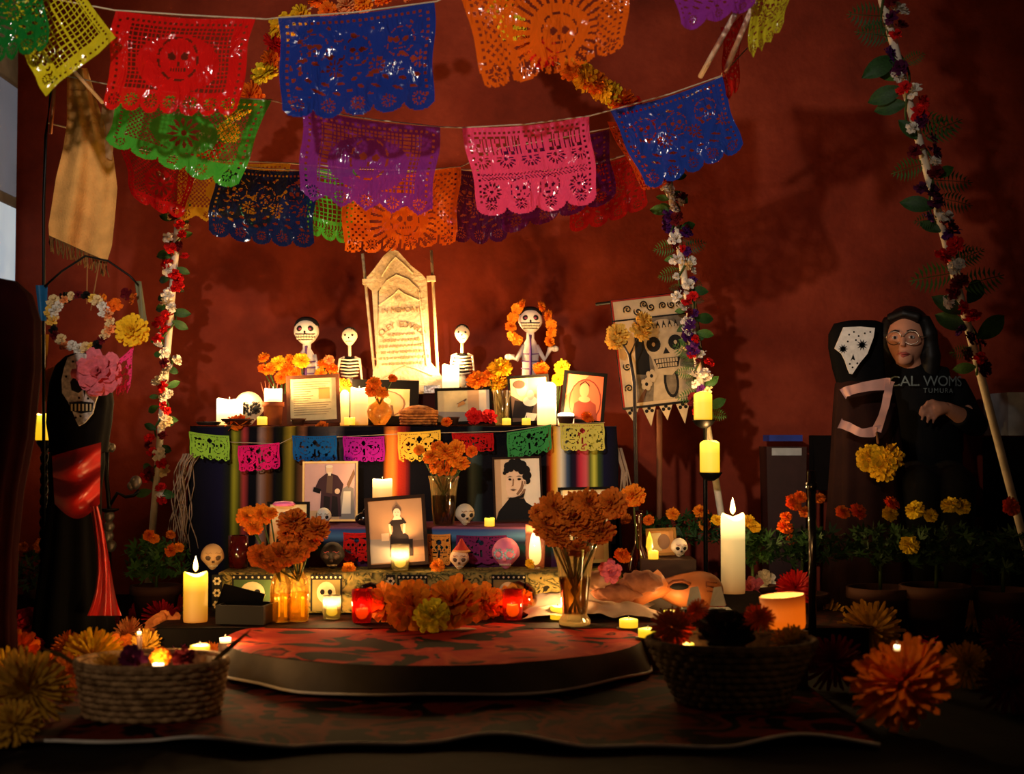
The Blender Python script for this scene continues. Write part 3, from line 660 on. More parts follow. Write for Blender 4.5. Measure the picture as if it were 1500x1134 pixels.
# pot with glowing glass and incense
def pot(label, px, wt, wb, h_, Y, z, mat, name='clay_pot', cat='pot'):
    t = T(name, label, cat, S(px, Y, z)); rt, rb, h = m(wt, Y)/2, m(wb, Y)/2, m(h_, Y)
    MB().lathe([(0, 0), (rb, 0), (rt*.92, h*.8), (rt*1.04, h*.8), (rt*1.04, h), (rt*.92, h), (rb*.9, h*.1), (0, h*.1)], 22, caps=False).build('pot_wall', mat, t)
    return t
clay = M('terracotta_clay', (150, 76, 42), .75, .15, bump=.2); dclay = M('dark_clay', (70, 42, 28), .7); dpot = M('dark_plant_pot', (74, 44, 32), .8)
pot('terracotta cup holding the glowing glass by the big skull', 400, 31, 24, 34, 4.98, ZT, clay)
candle('rounded glowing candle glass on the terracotta cup', 400, 26, 26, 4.98, ZT+m(27, 4.98), 'hot', .6, name='candle_glass')
t = T('incense_bundle', 'thin incense sticks fanned above the terracotta cup', 'incense', S(395, 5.03, ZT))
for a, b in ((382, 560), (388, 558), (394, 560), (401, 562), (408, 558)):
    MB().tube([(0, 0, .03), P(a, b, 5.03)-S(395, 5.03, ZT)], .0016, 5).build('incense_stick', M('incense_brown', (70, 34, 20)), t)
pot('small dark clay bowl before the certificate frame', 437, 22, 16, 10, 4.95, ZT, dclay, 'clay_bowl', 'bowl')
pot('small dark clay bowl before the landscape frame', 664, 18, 13, 12, 4.95, ZT, dclay, 'clay_bowl', 'bowl')
pot('small dark bowl lit from behind at the right portrait', 829, 26, 18, 13, 4.97, ZT, dclay, 'clay_bowl', 'bowl')
candle('half-hidden round glowing candle behind the small dark bowl', 829, 24, 18, 5.04, ZT, 'hot', .15, name='votive_candle')
t = pot('shallow dark dish of red petals by the white candle', 348, 46, 30, 9, 4.92, ZT, M('dark_dish', (52, 20, 12), .6), 'shallow_dish', 'dish')
flower('paper_flower', 'red-orange paper flower in the shallow dish', 348, 619, 22, 4.92, 'peony', 'deep_orange', rot=(.2, 0, 0))
MB().lathe([(.0, 0), (.036, 0), (.044, .008), (.046, .012), (.03, .013), (0, .012)], 24).build('small_tray', M('dark_tray', (40, 32, 28), .4), None, loc=S(306, 4.94, ZT)); tag(bpy.data.objects['small_tray'], 'small dark tray at the left corner of the altar', 'tray')
# ------------------------------------------------------------------ sugar skulls
def skull(label, px, py, h_, Y, col, eye=(14, 12, 12), name='sugar_skull', z=None, turn=0., roll=0., ring=None, cat='skull', teeth=True, group=None, deco=None):
    h = m(h_, Y); loc = P(px, py, Y); t = T(name, label, cat, loc if z is None else S(px, Y, z), (0, roll, turn), group)
    w_ = h*.44
    def f(d):
        x, y, zz = d
        if zz < -.15:
            k = 1-.42*min(1, (-zz-.15)/.6); x *= k; y *= k*.98
        if zz > 0: y *= 1.12
        for s in (-1, 1):
            e = hypot(d[0]-s*.38, d[2]-.0)
            if d[1] < 0 and e < .3: y += .22*(1-(e/.3)**2)
        return (x, y, zz)
    base = M('skull_'+'_'.join(map(str, col)), col, .6, .25, var=.06, bump=.05)
    MB().ell((0, 0, h*.5), (w_, w_*1.0, h*.5), 32, 24, 0, f).build('cranium', base, t)
    em = M('skull_eye_'+'_'.join(map(str, eye)), eye, .5); 
    def onf(x, z_):  # depth of the face there
        zz = (z_-h*.5)/(h*.5); c = sqrt(max(0.02, 1-zz*zz)); k = 1-.42*min(1, (-zz-.15)/.6) if zz < -.15 else 1
        xx = x/(w_*k) if k else 0
        return -w_*k*sqrt(max(.02, c*c-xx*xx))*(1.12 if zz > 0 else 1.)
    for s in (-1, 1):
        q = MB(); cx, cz = s*w_*.38, h*.5
        if ring:
            for k in range(9):
                a = 2*pi*k/9; x, z_ = cx+.30*w_*cos(a), cz+.30*w_*sin(a); q.ell((x, onf(x, z_)+.1*w_, z_), (.12*w_, .12*w_, .12*w_), 8, 6, 1)
        y = onf(cx, cz)
        q.ell((cx, y+.2*w_, cz), (.29*w_, .16*w_, .28*w_), 14, 8, 0)
        q.build('eye', [em, M('skull_ring_'+'_'.join(map(str, ring)), ring, .6) if ring else em], t)
    q = MB()
    for s in (-1, 1): q.ell((s*.06*w_, onf(0, h*.34)-.005*w_, h*.34), (.08*w_, .07*w_, .15*w_), 8, 6)
    q.build('nose', em, t)
    if teeth:
        q = MB()
        for k in range(7):
            x = (k-3)*.12*w_; q.box((x, onf(x, h*.17)-.01*w_, h*.17), (.095*w_, .05*w_, .16*w_), 0)
        q.build('teeth', M('tooth_ivory', (220, 205, 170), .5), t)
        q = MB(); q.tube([(x*w_*.43, onf(x*w_*.43, h*.17)-.045*w_, h*.17) for x in (-1, -.6, -.2, .2, .6, 1)], .012*w_, 5); q.build('mouth_line', em, t)
    if deco:
        q = MB(); dm = M('skull_deco_'+'_'.join(map(str, deco)), deco, .6)
        for k in range(6):
            a = 2*pi*k/6; x, z_ = .16*w_*cos(a), h*.78+.16*w_*sin(a); q.ell((x, onf(x, z_)+.01, z_), (.09*w_, .05*w_, .09*w_), 8, 6)
        for s in (-1, 1):
            q.tube([(s*w_*(.15+.1*k), onf(s*w_*(.15+.1*k), h*(.66+.03*sin(k*1.5)))-.004, h*(.66+.03*sin(k*1.5))) for k in range(6)], .025*w_, 5)
        q.build('painted_decoration', dm, t)
    return t
skull('large white sugar skull with ringed eyes behind the white candle', 364, 0, 50, 5.12, (212, 200, 180), (16, 14, 14), z=ZT, turn=.25, ring=(30, 26, 24), deco=(40, 36, 34))
ZM = .3625
skull('small white skull with painted dots before the seated man portrait', 474, 0, 26, 4.6, (222, 214, 196), z=ZM, deco=(60, 70, 30), turn=.1)
skull('grey-white skull facing right beside the marigold vase', 681, 0, 32, 4.6, (206, 190, 160), z=ZM, turn=.35, deco=(120, 60, 40))
ZL = .1+.1335
skull('pink painted skull at the right end of the lower step', 741, 0, 46, 4.42, (226, 120, 150), (236, 130, 140), z=ZL, turn=-.15, ring=(150, 180, 190), deco=(120, 170, 170))
skull('cream skull wearing a red pointed cap on the lower step', 673, 0, 32, 4.4, (220, 180, 140), (90, 60, 40), z=ZL, name='capped_skull', deco=(160, 30, 30))
t = T('pointed_cap', 'small red pointed cap on the cream skull', 'cap', S(676, 4.4, ZL+m(27, 4.4)))
MB().lathe([(.028, 0), (.026, .006), (.014, .02), (.004, .038), (0, .042)], 14).build('cap_cone', M('cap_red', (170, 40, 24), .7), t); MB().lathe([(.026, -.003), (.031, .0), (.026, .005)], 14, caps=False).build('cap_brim', M('cap_tan', (190, 130, 70), .7), t)
skull('black skull with pink top half hidden by brown marigolds', 487, 0, 40, 4.42, (36, 30, 30), (80, 60, 50), z=ZL, deco=(150, 60, 70))
skull('cream figurine skull beside the yellow pillar candle on the left', 311, 0, 38, 4.4, (196, 160, 110), (70, 50, 30), z=ZL, deco=(150, 110, 60), turn=.3)
skull('tiny white skull with red trim beside the small gold frame', 995, 0, 28, 4.45, (226, 212, 190), z=.2695, deco=(180, 30, 40), turn=.2)
# ------------------------------------------------------------------ framed pictures
FRM = {'brown': M('frame_brown_wood', (74, 40, 22), .7, .15), 'black': M('frame_black', (14, 12, 11), .75, .08), 'gold': M('frame_gold', (150, 110, 50), .35, .5, .6), 'dark': M('frame_dark_walnut', (36, 22, 14), .7, .1)}
PC = {'sep': (196, 160, 120), 'sepd': (130, 98, 74), 'dk': (34, 26, 26), 'blk': (14, 12, 12), 'face': (220, 190, 160), 'mid': (96, 74, 62), 'wht': (226, 214, 192), 'cream': (228, 214, 176), 'tan': (196, 140, 76), 'grey': (140, 132, 124), 'rose': (196, 96, 66), 'pinkbg': (206, 166, 160), 'coat': (62, 40, 46), 'sand': (214, 186, 150), 'rosed': (120, 52, 40), 'line': (120, 104, 80), 'skin2': (226, 140, 100), 'girlbg': (176, 136, 100), 'girlbg2': (140, 104, 76), 'bface': (240, 214, 186)}
PK = list(PC)
PMATS = [M('print_'+k, v, .7, .15, var=.05) for k, v in PC.items()]
def frame(label, bx, Y, z, fm, bw, polys, lean=-.12, roll=0., name='framed_photo', mat=0, cat='framed photo'):
    x0, y0, x1, y1 = bx; W, H = m(x1-x0, Y), m(y1-y0, Y); t = T(name, label, cat, S((x0+x1)/2, Y, z+abs(sin(roll))*W/2+.001), (lean, roll, 0))
    b = m(bw, Y); q = MB(); d = .014
    o_ = [(-W/2, 0), (W/2, 0), (W/2, H), (-W/2, H)]; i_ = [(-W/2+b, b), (W/2-b, b), (W/2-b, H-b), (-W/2+b, H-b)]
    vs = [(x, -d/2, z_) for x, z_ in o_]+[(x, -d/2, z_) for x, z_ in i_]+[(x, d/2, z_) for x, z_ in o_]+[(x, 0, z_) for x, z_ in i_]
    fs = []
    for k in range(4):
        j = (k+1) % 4; fs += [(k, j, j+4, k+4), (k, k+8, j+8, j), (k+4, j+4, j+12, k+12)]
    fs.append((8, 11, 10, 9)); fb = q.add(vs, fs).build('frame_border', FRM[fm], t, False)
    if mat:
        k = m(mat, Y); MB().flat([(-W/2+b, b), (W/2-b, b), (W/2-b, H-b), (-W/2+b, H-b)], -.0008, 0).build('mat_board', M('mat_board_cream', (220, 208, 186), .8), t, False); b += k
    w2, h2 = W-2*b, H-2*b; q = MB()
    def X(p): return [(-w2/2+u*w2, b+v*h2) for u, v in p]
    for i, (c, p) in enumerate(polys): q.flat(X(p), -.0012-.00022*i, PK.index(c))
    q.build('photo_print', PMATS, fb, False)
    return t
def el(cx, cy, rx, ry, n=18): return circ(cx, cy, rx, ry, n)
FULL = [(0, 0), (1, 0), (1, 1), (0, 1)]
def rect(a, b, c, d): return [(a, b), (c, b), (c, d), (a, d)]
cert = [('cream', FULL), ('tan', rect(.62, .5, .86, .78))]+[('line', rect(.08, .92-.055*k, (.5 if 3 < k < 9 else .88)-.05*(k % 3), .906-.055*k)) for k in range(15) if not 16 < k]
frame('certificate in a brown wooden frame on the altar top', (421, 556, 499, 628), 5.04, ZT, 'brown', 5, cert, -.1, -.05)
oval = [('cream', FULL), ('sepd', el(.5, .45, .42, .5)), ('sep', el(.5, .45, .38, .46)), ('mid', [(.3, 0), (.7, 0), (.66, .4), (.34, .4)]), ('face', el(.5, .55, .12, .14))]
frame('black framed oval portrait behind the round bud vase', (514, 560, 612, 626), 5.2, ZT, 'black', 13, oval, -.1, .02)
land = [('wht', FULL), ('cream', rect(0, .3, .62, 1)), ('sep', rect(.58, .25, .8, 1)), ('grey', [(0, 0), (1, 0), (1, .2), (.5, .3), (0, .34)]), ('mid', [(.36, .56), (.56, .74), (.56, .68), (.46, .56)]), ('tan', [(.38, .45), (.54, .56), (.5, .66), (.4, .58)])]
frame('thin black frame with a pale landscape picture on the altar top', (638, 570, 722, 624), 5.08, ZT, 'black', 4, land, -.1, -.035)
coup = [('cream', FULL), ('sep', rect(.5, .5, 1, 1)), ('mid', [(0, 0), (.9, 0), (.86, .34), (.6, .5), (.3, .46), (0, .62)]), ('dk', [(0, .1), (.5, .06), (.62, .34), (.4, .44), (.1, .5)]), ('face', el(.3, .74, .15, .16)), ('mid', el(.24, .86, .17, .1)), ('wht', el(.52, .46, .2, .12)), ('face', el(.54, .6, .1, .12)), ('wht', [(.3, 0), (.6, 0), (.7, .16), (.4, .2)])]
frame('black framed couple portrait behind the tall bright candle', (747, 550, 808, 622), 5.06, ZT, 'black', 4, coup, -.1, -.06)
red = [('rose', FULL), ('skin2', [(.0, .5), (.6, 1), (0, 1)]), ('rosed', el(.54, .42, .44, .5)), ('rose', el(.54, .42, .41, .47)), ('rosed', [(.2, 0), (.9, 0), (.84, .36), (.54, .5), (.26, .36)]), ('skin2', el(.5, .66, .13, .16)), ('dk', [(.36, .74), (.5, .86), (.64, .74), (.62, .8), (.5, .88), (.38, .8)]), ('skin2', el(.52, .46, .16, .07))]
frame('reddish portrait in a black frame at the right end of the altar', (820, 546, 884, 622), 5.06, ZT, 'black', 5, red, -.1, .09)
man = [('pinkbg', FULL), ('sep', rect(0, 0, 1, .16)), ('grey', [(.68, 0), (.98, 0), (.96, .55), (.84, .6), (.7, .52)]), ('wht', [(.72, .1), (.9, .1), (.9, .5), (.76, .5)]), ('sepd', [(.86, .55), (.98, .8), (.96, .9), (.82, .62)]),
       ('coat', [(.3, .05), (.72, .05), (.7, .4), (.76, .62), (.64, .78), (.52, .82), (.42, .82), (.28, .72), (.2, .56), (.32, .5)]), ('mid', [(.42, .48), (.54, .46), (.55, .78), (.44, .8)]), ('dk', [(.36, .05), (.48, .05), (.5, .4), (.38, .42)]), ('dk', [(.52, .05), (.66, .05), (.64, .4), (.54, .42)]), ('blk', [(.16, .5), (.3, .46), (.32, .54), (.18, .58)]), ('face', el(.48, .89, .07, .085)), ('wht', [(.46, .78), (.51, .78), (.52, .84), (.45, .84)]), ('face', el(.64, .5, .05, .05)), ('wht', el(.48, .945, .07, .03))]
frame('gold-brown framed portrait of a seated man in a dark coat', (443, 677, 524, 765), 4.78, ZM, 'gold', 3, man, -.1, -.01)
woman = [('wht', FULL), ('sand', rect(0, .0, .45, 1)), ('sep', rect(0, 0, .14, 1)), ('blk', [(.0, 0), (1, 0), (.96, .1), (.84, .2), (.68, .28), (.6, .4), (.34, .38), (.2, .26), (.06, .14)]), ('sepd', [(.4, .36), (.62, .34), (.68, .5), (.5, .5)]),
         ('face', [(.25, .66), (.235, .58), (.25, .54), (.24, .5), (.27, .46), (.27, .42), (.32, .37), (.4, .36), (.54, .4), (.62, .48), (.66, .6), (.66, .72), (.58, .82), (.4, .86), (.28, .8)]), ('sepd', [(.5, .4), (.6, .47), (.66, .6), (.6, .64), (.56, .52), (.46, .42)])]
woman += [('blk', el(a_, b_, r_, r_*.8, 12)) for a_, b_, r_ in ((.27, .82, .07), (.3, .88, .09), (.4, .92, .1), (.52, .93, .1), (.62, .89, .1), (.7, .81, .09), (.74, .72, .08), (.72, .63, .07), (.68, .7, .07), (.36, .84, .07), (.5, .85, .08), (.6, .8, .08), (.22, .77, .04))]
woman += [('face', el(.66, .6, .035, .05, 10)), ('sepd', el(.665, .6, .018, .03, 8)), ('dk', [(.27, .695), (.34, .715), (.4, .7), (.34, .703)]), ('dk', [(.47, .7), (.54, .72), (.62, .695), (.54, .705)]), ('blk', el(.335, .662, .035, .017, 10)), ('blk', el(.54, .662, .042, .018, 10)), ('sepd', [(.4, .68), (.425, .66), (.41, .56), (.36, .545), (.385, .57)]), ('mid', [(.33, .49), (.39, .505), (.48, .49), (.4, .47)]), ('blk', [(.26, .36), (.36, .33), (.62, .36), (.66, .44), (.54, .38), (.36, .36)])]
frame('black and white portrait of a woman with curly dark hair', (724, 671, 796, 766), 4.74, ZM, 'dark', 3, woman, -.1, -.035)
girl = [('girlbg', FULL), ('girlbg2', rect(0, 0, 1, .34)), ('sepd', rect(0, 0, 1, .12)), ('grey', [(0, .02), (.4, .02), (.4, .38), (0, .4)]), ('sand', rect(.22, .36, .36, .48)), ('dk', [(.36, .1), (.76, .1), (.72, .42), (.6, .5), (.58, .6), (.7, .62), (.64, .7), (.46, .7), (.36, .62), (.44, .58), (.44, .5), (.38, .42)]), ('face', [(.36, .62), (.4, .62), (.42, .46), (.38, .46)]), ('face', [(.64, .62), (.68, .6), (.66, .46), (.62, .46)]), ('bface', [(.44, .68), (.62, .68), (.58, .74), (.48, .74)]), ('mid', el(.53, .815, .085, .085)), ('bface', el(.53, .785, .07, .078)), ('mid', rect(.495, .795, .515, .803)), ('mid', rect(.545, .795, .565, .803)), ('sepd', rect(.515, .745, .545, .752)), ('mid', el(.53, .89, .025, .03, 8)), ('dk', [(.72, .36), (.8, .36), (.78, .1), (.74, .1)]), ('sepd', rect(.46, .02, .66, .1))]
frame('sepia portrait of a little girl leaning in a dark frame', (539, 733, 628, 836), 4.42, ZL, 'dark', 5, girl, -.16, -.075)
pair = [('sep', FULL), ('cream', rect(0, .7, 1, 1)), ('dk', [(.1, 0), (.6, 0), (.58, .4), (.4, .52), (.2, .46)]), ('face', el(.38, .68, .14, .15)), ('mid', [(.22, .7), (.26, .86), (.44, .88), (.54, .72), (.46, .8), (.3, .8)]), ('wht', [(.34, .1), (.5, .1), (.5, .5), (.4, .52)]), ('face', el(.74, .62, .13, .14)), ('rosed', [(.56, 0), (1, 0), (.96, .4), (.74, .5), (.6, .4)]), ('wht', [(.62, .1), (.86, .16), (.8, .34), (.66, .3)])]
frame('framed couple photo behind the brown marigolds on the left', (390, 742, 452, 838), 4.46, ZL, 'black', 4, pair, -.08, 0)
MB().lathe([(0, 0), (.032, 0), (.038, .006), (.03, .013), (0, .016)], 20).build('pink_soap', M('pink_soap', (226, 110, 170), .4), None, loc=P(416, 741, 4.47)); tag(bpy.data.objects['pink_soap'], 'small pink oval lying on top of the framed couple photo', 'ornament')
pale = [('cream', FULL), ('wht', rect(.1, .5, .9, .95)), ('sep', rect(.1, .05, .9, .3)), ('mid', [(.3, .05), (.7, .05), (.6, .4), (.4, .4)]), ('face', el(.5, .52, .14, .1))]
frame('dark framed pale picture behind the tall brown marigold bouquet', (820, 721, 896, 836), 4.5, ZL, 'black', 4, pale, -.1, -.02)
gld = [('tan', FULL), ('cream', rect(.1, .1, .5, .9)), ('sepd', el(.6, .5, .25, .35))]
frame('small gold framed picture by the tiny skull at right', (948, 778, 992, 818), 4.47, .2695, 'gold', 4, gld, -.1, -.05)
# ------------------------------------------------------------------ tombstone
ts = T('tombstone', 'pale carved gothic tombstone standing at the middle of the altar', 'tombstone', S(597, 5.42, ZR), (0, -.05, 0))
stone = M('weathered_stone', (206, 186, 152), .85, .1, var=.28, scale=22, bump=.5, bscale=70)
k = 5.42/FPX
def q2(pts): return [((x-597)*k, (572-y)*k) for x, y in pts]
body = q2([(548, 572), (648, 572), (648, 548), (641, 536), (633, 526), (633, 405), (628, 398), (612, 384), (594, 362), (585, 358), (572, 368), (556, 388), (546, 398), (545, 410), (553, 418), (555, 526), (549, 536), (548, 548)])
slab = MB().prism(body, -.03, .03).build('stone_slab', stone, ts, False)
for a, b in (((541, 362), (551, 545)), ((642, 362), (643, 545))):
    A, B = q2([a, b]); MB().tube([(A[0], -.01, A[1]), ((A[0]+B[0])/2, -.01, (A[1]+B[1])/2), (B[0], -.01, B[1])], .006, 8).build('column', stone, ts)
for sx in (546, 640): 
    a = q2([(sx, 404)])[0]; MB().box((a[0], -.012, a[1]), (.034, .04, .02)).build('capital', stone, ts, False)
for pts in ([(556, 532), (562, 420), (575, 404), (590, 396), (607, 404), (622, 420), (628, 532)], [(562, 440), (585, 425), (592, 418), (600, 425), (622, 436)], [(560, 548), (588, 534), (598, 530), (610, 534), (636, 546)], [(568, 398), (580, 380), (590, 370), (600, 380), (614, 396)]):
    MB().tube([(x, -.032, z_) for x, z_ in q2(pts)], .0032, 6).build('raised_moulding', stone, ts)
MB().prism([(x, z_) for x, z_ in q2([(592, 428), (597, 434), (592, 440), (587, 434)])], -.034, -.028).build('carved_diamond', stone, ts, False)
dk = M('lettering_stone', (150, 126, 92), .9, .1)  # stone tone darker than the slab, for raised letters and worn strokes
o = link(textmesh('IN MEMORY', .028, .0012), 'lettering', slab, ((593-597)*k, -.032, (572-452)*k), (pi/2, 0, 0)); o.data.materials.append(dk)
word = 'JOLEY EDWARDS'; tw_ = T('arched_lettering', '', '', (0, 0, 0)); bpy.data.objects.remove(tw_)
for i, ch in enumerate(word):
    if ch == ' ': continue
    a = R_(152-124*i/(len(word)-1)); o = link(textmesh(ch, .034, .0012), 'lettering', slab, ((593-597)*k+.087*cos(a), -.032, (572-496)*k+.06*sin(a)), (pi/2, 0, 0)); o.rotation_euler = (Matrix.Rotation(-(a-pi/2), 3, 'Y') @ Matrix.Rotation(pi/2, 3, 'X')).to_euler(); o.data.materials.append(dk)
q = MB()
for row in range(6):
    wd = (.05, .07, .09, .1, .11, .08)[row]; x = -wd-.01
    while x < wd-.01:
        w_ = rnd.uniform(.006, .012); q.box((x, -.031, (572-484-row*8.5)*k), (w_, .004, rnd.uniform(.006, .012)), 0, (0, rnd.uniform(-.4, .4), 0)); x += w_+rnd.uniform(.003, .007)
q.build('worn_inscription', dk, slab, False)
# foil reflecting block right of the tombstone foot
tag(MB().box((0, 0, .0), (.062, .04, .03)).build('silver_foil_block', M('silver_foil', (214, 208, 190), .25, .6, .7, bump=.6, bscale=90), None, False, S(633, 5.29, ZR+.016)), 'crumpled silver foil block at the foot of the tombstone', 'foil')
# ------------------------------------------------------------------ dolls and skeletons
def dollhead(t, c, r, hat=None):
    base = M('doll_white', (224, 214, 200), .5, .3, var=.05)
    def f(d):
        x, y, z = d
        if z < -.2: s = 1-.3*(-z-.2); x *= s; y *= s
        return (x, y, z)
    MB().ell(c, (r*.92, r*.9, r), 24, 18, 0, f).build('head', base, t)
    ink = M('doll_ink', (20, 18, 20), .6); pk = M('doll_plum', (130, 50, 80), .6)
    def fy(x, z): return c[1]-.92*r*sqrt(max(.03, 1-(x/(.92*r))**2-(z/r)**2))
    for s in (-1, 1):
        q = MB(); x0, z0 = s*.36*r, .16*r
        q.ell((c[0]+x0, fy(x0, z0)+.08*r, c[2]+z0), (.26*r, .13*r, .22*r), 12, 8, 0); q.ell((c[0]+x0, fy(x0, z0)-.02*r, c[2]+z0), (.12*r, .06*r, .1*r), 10, 6, 1)
        q.build('eye', [ink, pk], t)
    q = MB(); q.ell((c[0], fy(0, -.1*r)+.03*r, c[2]-.1*r), (.08*r, .07*r, .12*r), 8, 6)
    q.build('nose', ink, t)
    q = MB()
    for k in range(7):
        x = (k-3)*.19*r
        for rz in (-.33, -.52): q.box((c[0]+x, fy(x, rz*r)+.015*r, c[2]+rz*r), (.16*r, .08*r, .16*r))
    q.build('teeth', M('tooth_ivory'), t)
    q = MB()
    for pts in ([(-.7, -.42), (-.4, -.43), (0, -.43), (.4, -.43), (.7, -.42)], [(-.72, -.2), (-.4, -.23), (0, -.22), (.4, -.23), (.72, -.2)], [(-.55, -.62), (0, -.65), (.55, -.62)]):
        q.tube([(c[0]+x*r, fy(x*r, z*r)-.03*r, c[2]+z*r) for x, z in pts], .03*r, 5)
    q.build('mouth_line', ink, t)
    q = MB(); q.ell((c[0], c[1]+.08*r, c[2]+.35*r), (.94*r, .92*r, .78*r), 20, 12, 0, lambda d: (d[0], d[1] if d[1] > -.2 or d[2] > .5 else d[1]*.8, max(d[2], .1)))
    q.build('hair', M('doll_hair', (16, 14, 16), .6), t)
def doll(label, px, y_head, rh, body_y, Y, z, rib, arms=False, spine=(120, 80, 150)):
    t = T('skull_doll', label, 'doll', S(px, Y, z)); o = S(px, Y, z)
    r = m(rh, Y); c = P(px, y_head, Y)-o; dollhead(t, c, r)
    zb = 0; zn = c.z-r*.9; h = zn-zb
    MB().lathe([(r*.62, 0), (r*.66, h*.25), (r*.62, h*.5), (r*.7, h*.68), (r*.5, h*.82), (r*.3, h*.9), (r*.3, h+.02)], 18).build('torso', M('doll_cloth_white', (214, 204, 196), .8), t).scale = (1, .65, 1)
    q = MB()
    for k in range(4):
        zz = h*(.3+.12*k); q.tube([(r*.69*cos(a), r*.46*sin(a), zz-.08*r*abs(sin(a))) for a in [pi+pi*j/10 for j in range(11)]], .05*r, 5)
    q.build('rib_stripes', M('doll_rib_'+label[:4], rib, .8), t)
    MB().tube([(0, -r*.5, h*.12), (0, -r*.5, h*.7), (0, -r*.26, h*.95)], .11*r, 6).build('spine_stripe', M('doll_spine_'+label[:4], spine, .8), t)
    if arms:
        wm = M('doll_cloth_white')
        for s, hand in ((-1, P(px-32, 523, Y)-o), (1, P(px+36, 511, Y)-o)):
            MB().tube([(s*r*.45, 0, h*.78), (s*r*1.1, -.01, h*.55), hand+Vector((-s*.02, 0, 0)), hand], [r*.22, r*.2, r*.2, r*.24], 10).build('arm', wm, t); MB().ell(hand, (r*.3, r*.2, r*.24), 10, 8).build('hand', wm, t)
    else:
        for s in (-1, 1): MB().tube([(s*r*.5, 0, h*.78), (s*r*.8, 0, h*.5), (s*r*.85, -.01, h*.2)], [r*.2, r*.17, r*.15], 8).build('arm', M('doll_cloth_white'), t)
    return t
d1 = doll('skull doll with purple-striped body left of the tombstone', 449, 486, 20, 0, 5.36, ZR, (126, 92, 150), spine=(110, 70, 140))
d2 = doll('skull doll with outstretched arms and marigold hair right of the tombstone', 777, 470, 19, 0, 5.36, ZR, (130, 110, 120), True, (170, 40, 60))
o2 = S(777, 5.36, ZR)
for px, py in ((757, 452), (751, 465), (748, 478), (750, 492), (757, 498), (793, 449), (803, 462), (807, 475), (808, 487), (805, 500), (765, 446)):
    link(bmesh_of('marigold', 'orange', px % 2), 'hair_flower', d2, P(px, py, 5.33)-o2, (R_(70), 0, px), m(8.5, 5.33))
def skel(label, px, yh, rx, rz, ytop, ybot, wd, Y, z, jaw=0):
    t = T('skeleton_figurine', label, 'skeleton', S(px, Y, z)); o = S(px, Y, z); bone = M('bone_white', (226, 210, 180), .5, .3, var=.06); ink = M('doll_ink')
    c = P(px, yh, Y)-o; a, b = m(rx, Y), m(rz, Y)
    def f(d):
        x, y, zz = d
        if zz < -.1: s = 1-.4*(-zz-.1); x *= s; y *= s
        return (x, y, zz)
    MB().ell(c, (a, a*1.05, b), 20, 16, 0, f).build('skull', bone, t)
    MB().ell((c.x, c.y+.12*a, c.z+.3*b), (a*.97, a*1.02, b*.74), 16, 10, 0, lambda d: (d[0], d[1], max(d[2], .05))).build('hair_cap', ink, t)
    for s in (-1, 1): MB().ell((c.x+s*.4*a, c.y-.86*a, c.z+.1*b), (.22*a, .14*a, .14*b), 10, 6).build('eye', ink, t)
    q = MB(); q.ell((c.x, c.y-.98*a, c.z-.18*b), (.1*a, .08*a, .1*b), 8, 6); q.tube([(c.x+x*a, c.y-.76*a+abs(x)*.2*a, c.z-.55*b) for x in (-.4, -.2, 0, .2, .4)], .04*a, 5); q.build('mouth', ink, t)
    T1, B1 = (P(px, ytop, Y)-o).z, (P(px, ybot, Y)-o).z; W = m(wd, Y)/2
    MB().tube([(0, .0, 0), (0, 0, B1), (0, 0, T1), (c.x, c.y, c.z-b*.7)], W*.16, 8).build('spine', bone, t)
    MB().lathe([(W*.66, B1), (W*.78, B1+.3*(T1-B1)), (W*.84, B1+.7*(T1-B1)), (W*.5, T1-.004), (W*.2, T1)], 16).build('rib_core', ink, t).scale = (1, .6, 1)
    for k in range(6):
        zz = B1+(T1-B1)*(.05+.16*k); rr = W*(.74+.2*sin(pi*(.1+.15*k)))
        MB().tube([(rr*cos(th), rr*.66*sin(th), zz-.12*W*(1-abs(cos(th)))) for th in [2*pi*j/18 for j in range(18)]], W*.085, 6, closed=True).build('rib', bone, t)
    MB().lathe([(W*.4, B1-.05), (W*.62, B1-.03), (W*.3, B1-.005)], 12).build('pelvis', bone, t)
    for s in (-1, 1):
        MB().tube([(s*W*.5, 0, T1-.003), (s*W*1.0, 0, T1-.012), (s*W*1.14, -.005, (T1+B1)/2-.01), (s*W*1.3, -.012, B1-.02)], [W*.12, W*.15, W*.1, W*.1], 8).build('arm', bone, t)
        MB().tube([(s*W*.35, 0, B1-.04), (s*W*.4, -.01, 0)], W*.12, 8).build('leg', bone, t)
    return t
skel('standing black and white skeleton figurine left of the tombstone', 512, 493, 11.5, 14, 522, 552, 29, 5.34, ZR)
skel('standing bone-coloured skeleton figurine right of the tombstone', 677, 489, 11, 14, 517, 548, 29, 5.37, ZR)
for k, (px, py, w_) in enumerate(((449, 545, 0),)): pass
# ------------------------------------------------------------------ flowers on the altar top
def cluster(name, label, lst, Y, foot, kind, group):
    for i, (px, py, rp, col) in enumerate(lst): flower(name, label if isinstance(label, str) else label[i], px, py, rp, Y+rnd.uniform(-.012, .012), kind, col, group, foot, cat='flower')
cluster('marigold', [L_+' marigold in the bunch left of the purple-striped doll' for L_ in ('highest orange', 'middle left orange', 'golden central', 'right central orange', 'lowest deep orange', 'lower right orange', 'leftmost deep orange', 'upper right orange')], [(386, 524, 9, 'orange'), (394, 541, 11, 'orange'), (408, 532, 12, 'gold'), (420, 540, 12, 'orange'), (412, 553, 10, 'deep_orange'), (432, 548, 11, 'orange'), (385, 540, 8, 'deep_orange'), (424, 527, 9, 'orange')], 5.3, S(415, 5.31, ZR-.05), 'marigold', 'marigolds left of the doll')
flower('marigold', 'yellow marigold at the waist of the purple-striped doll', 441, 528, 12, 5.29, 'marigold', 'gold', foot=S(445, 5.3, ZR))
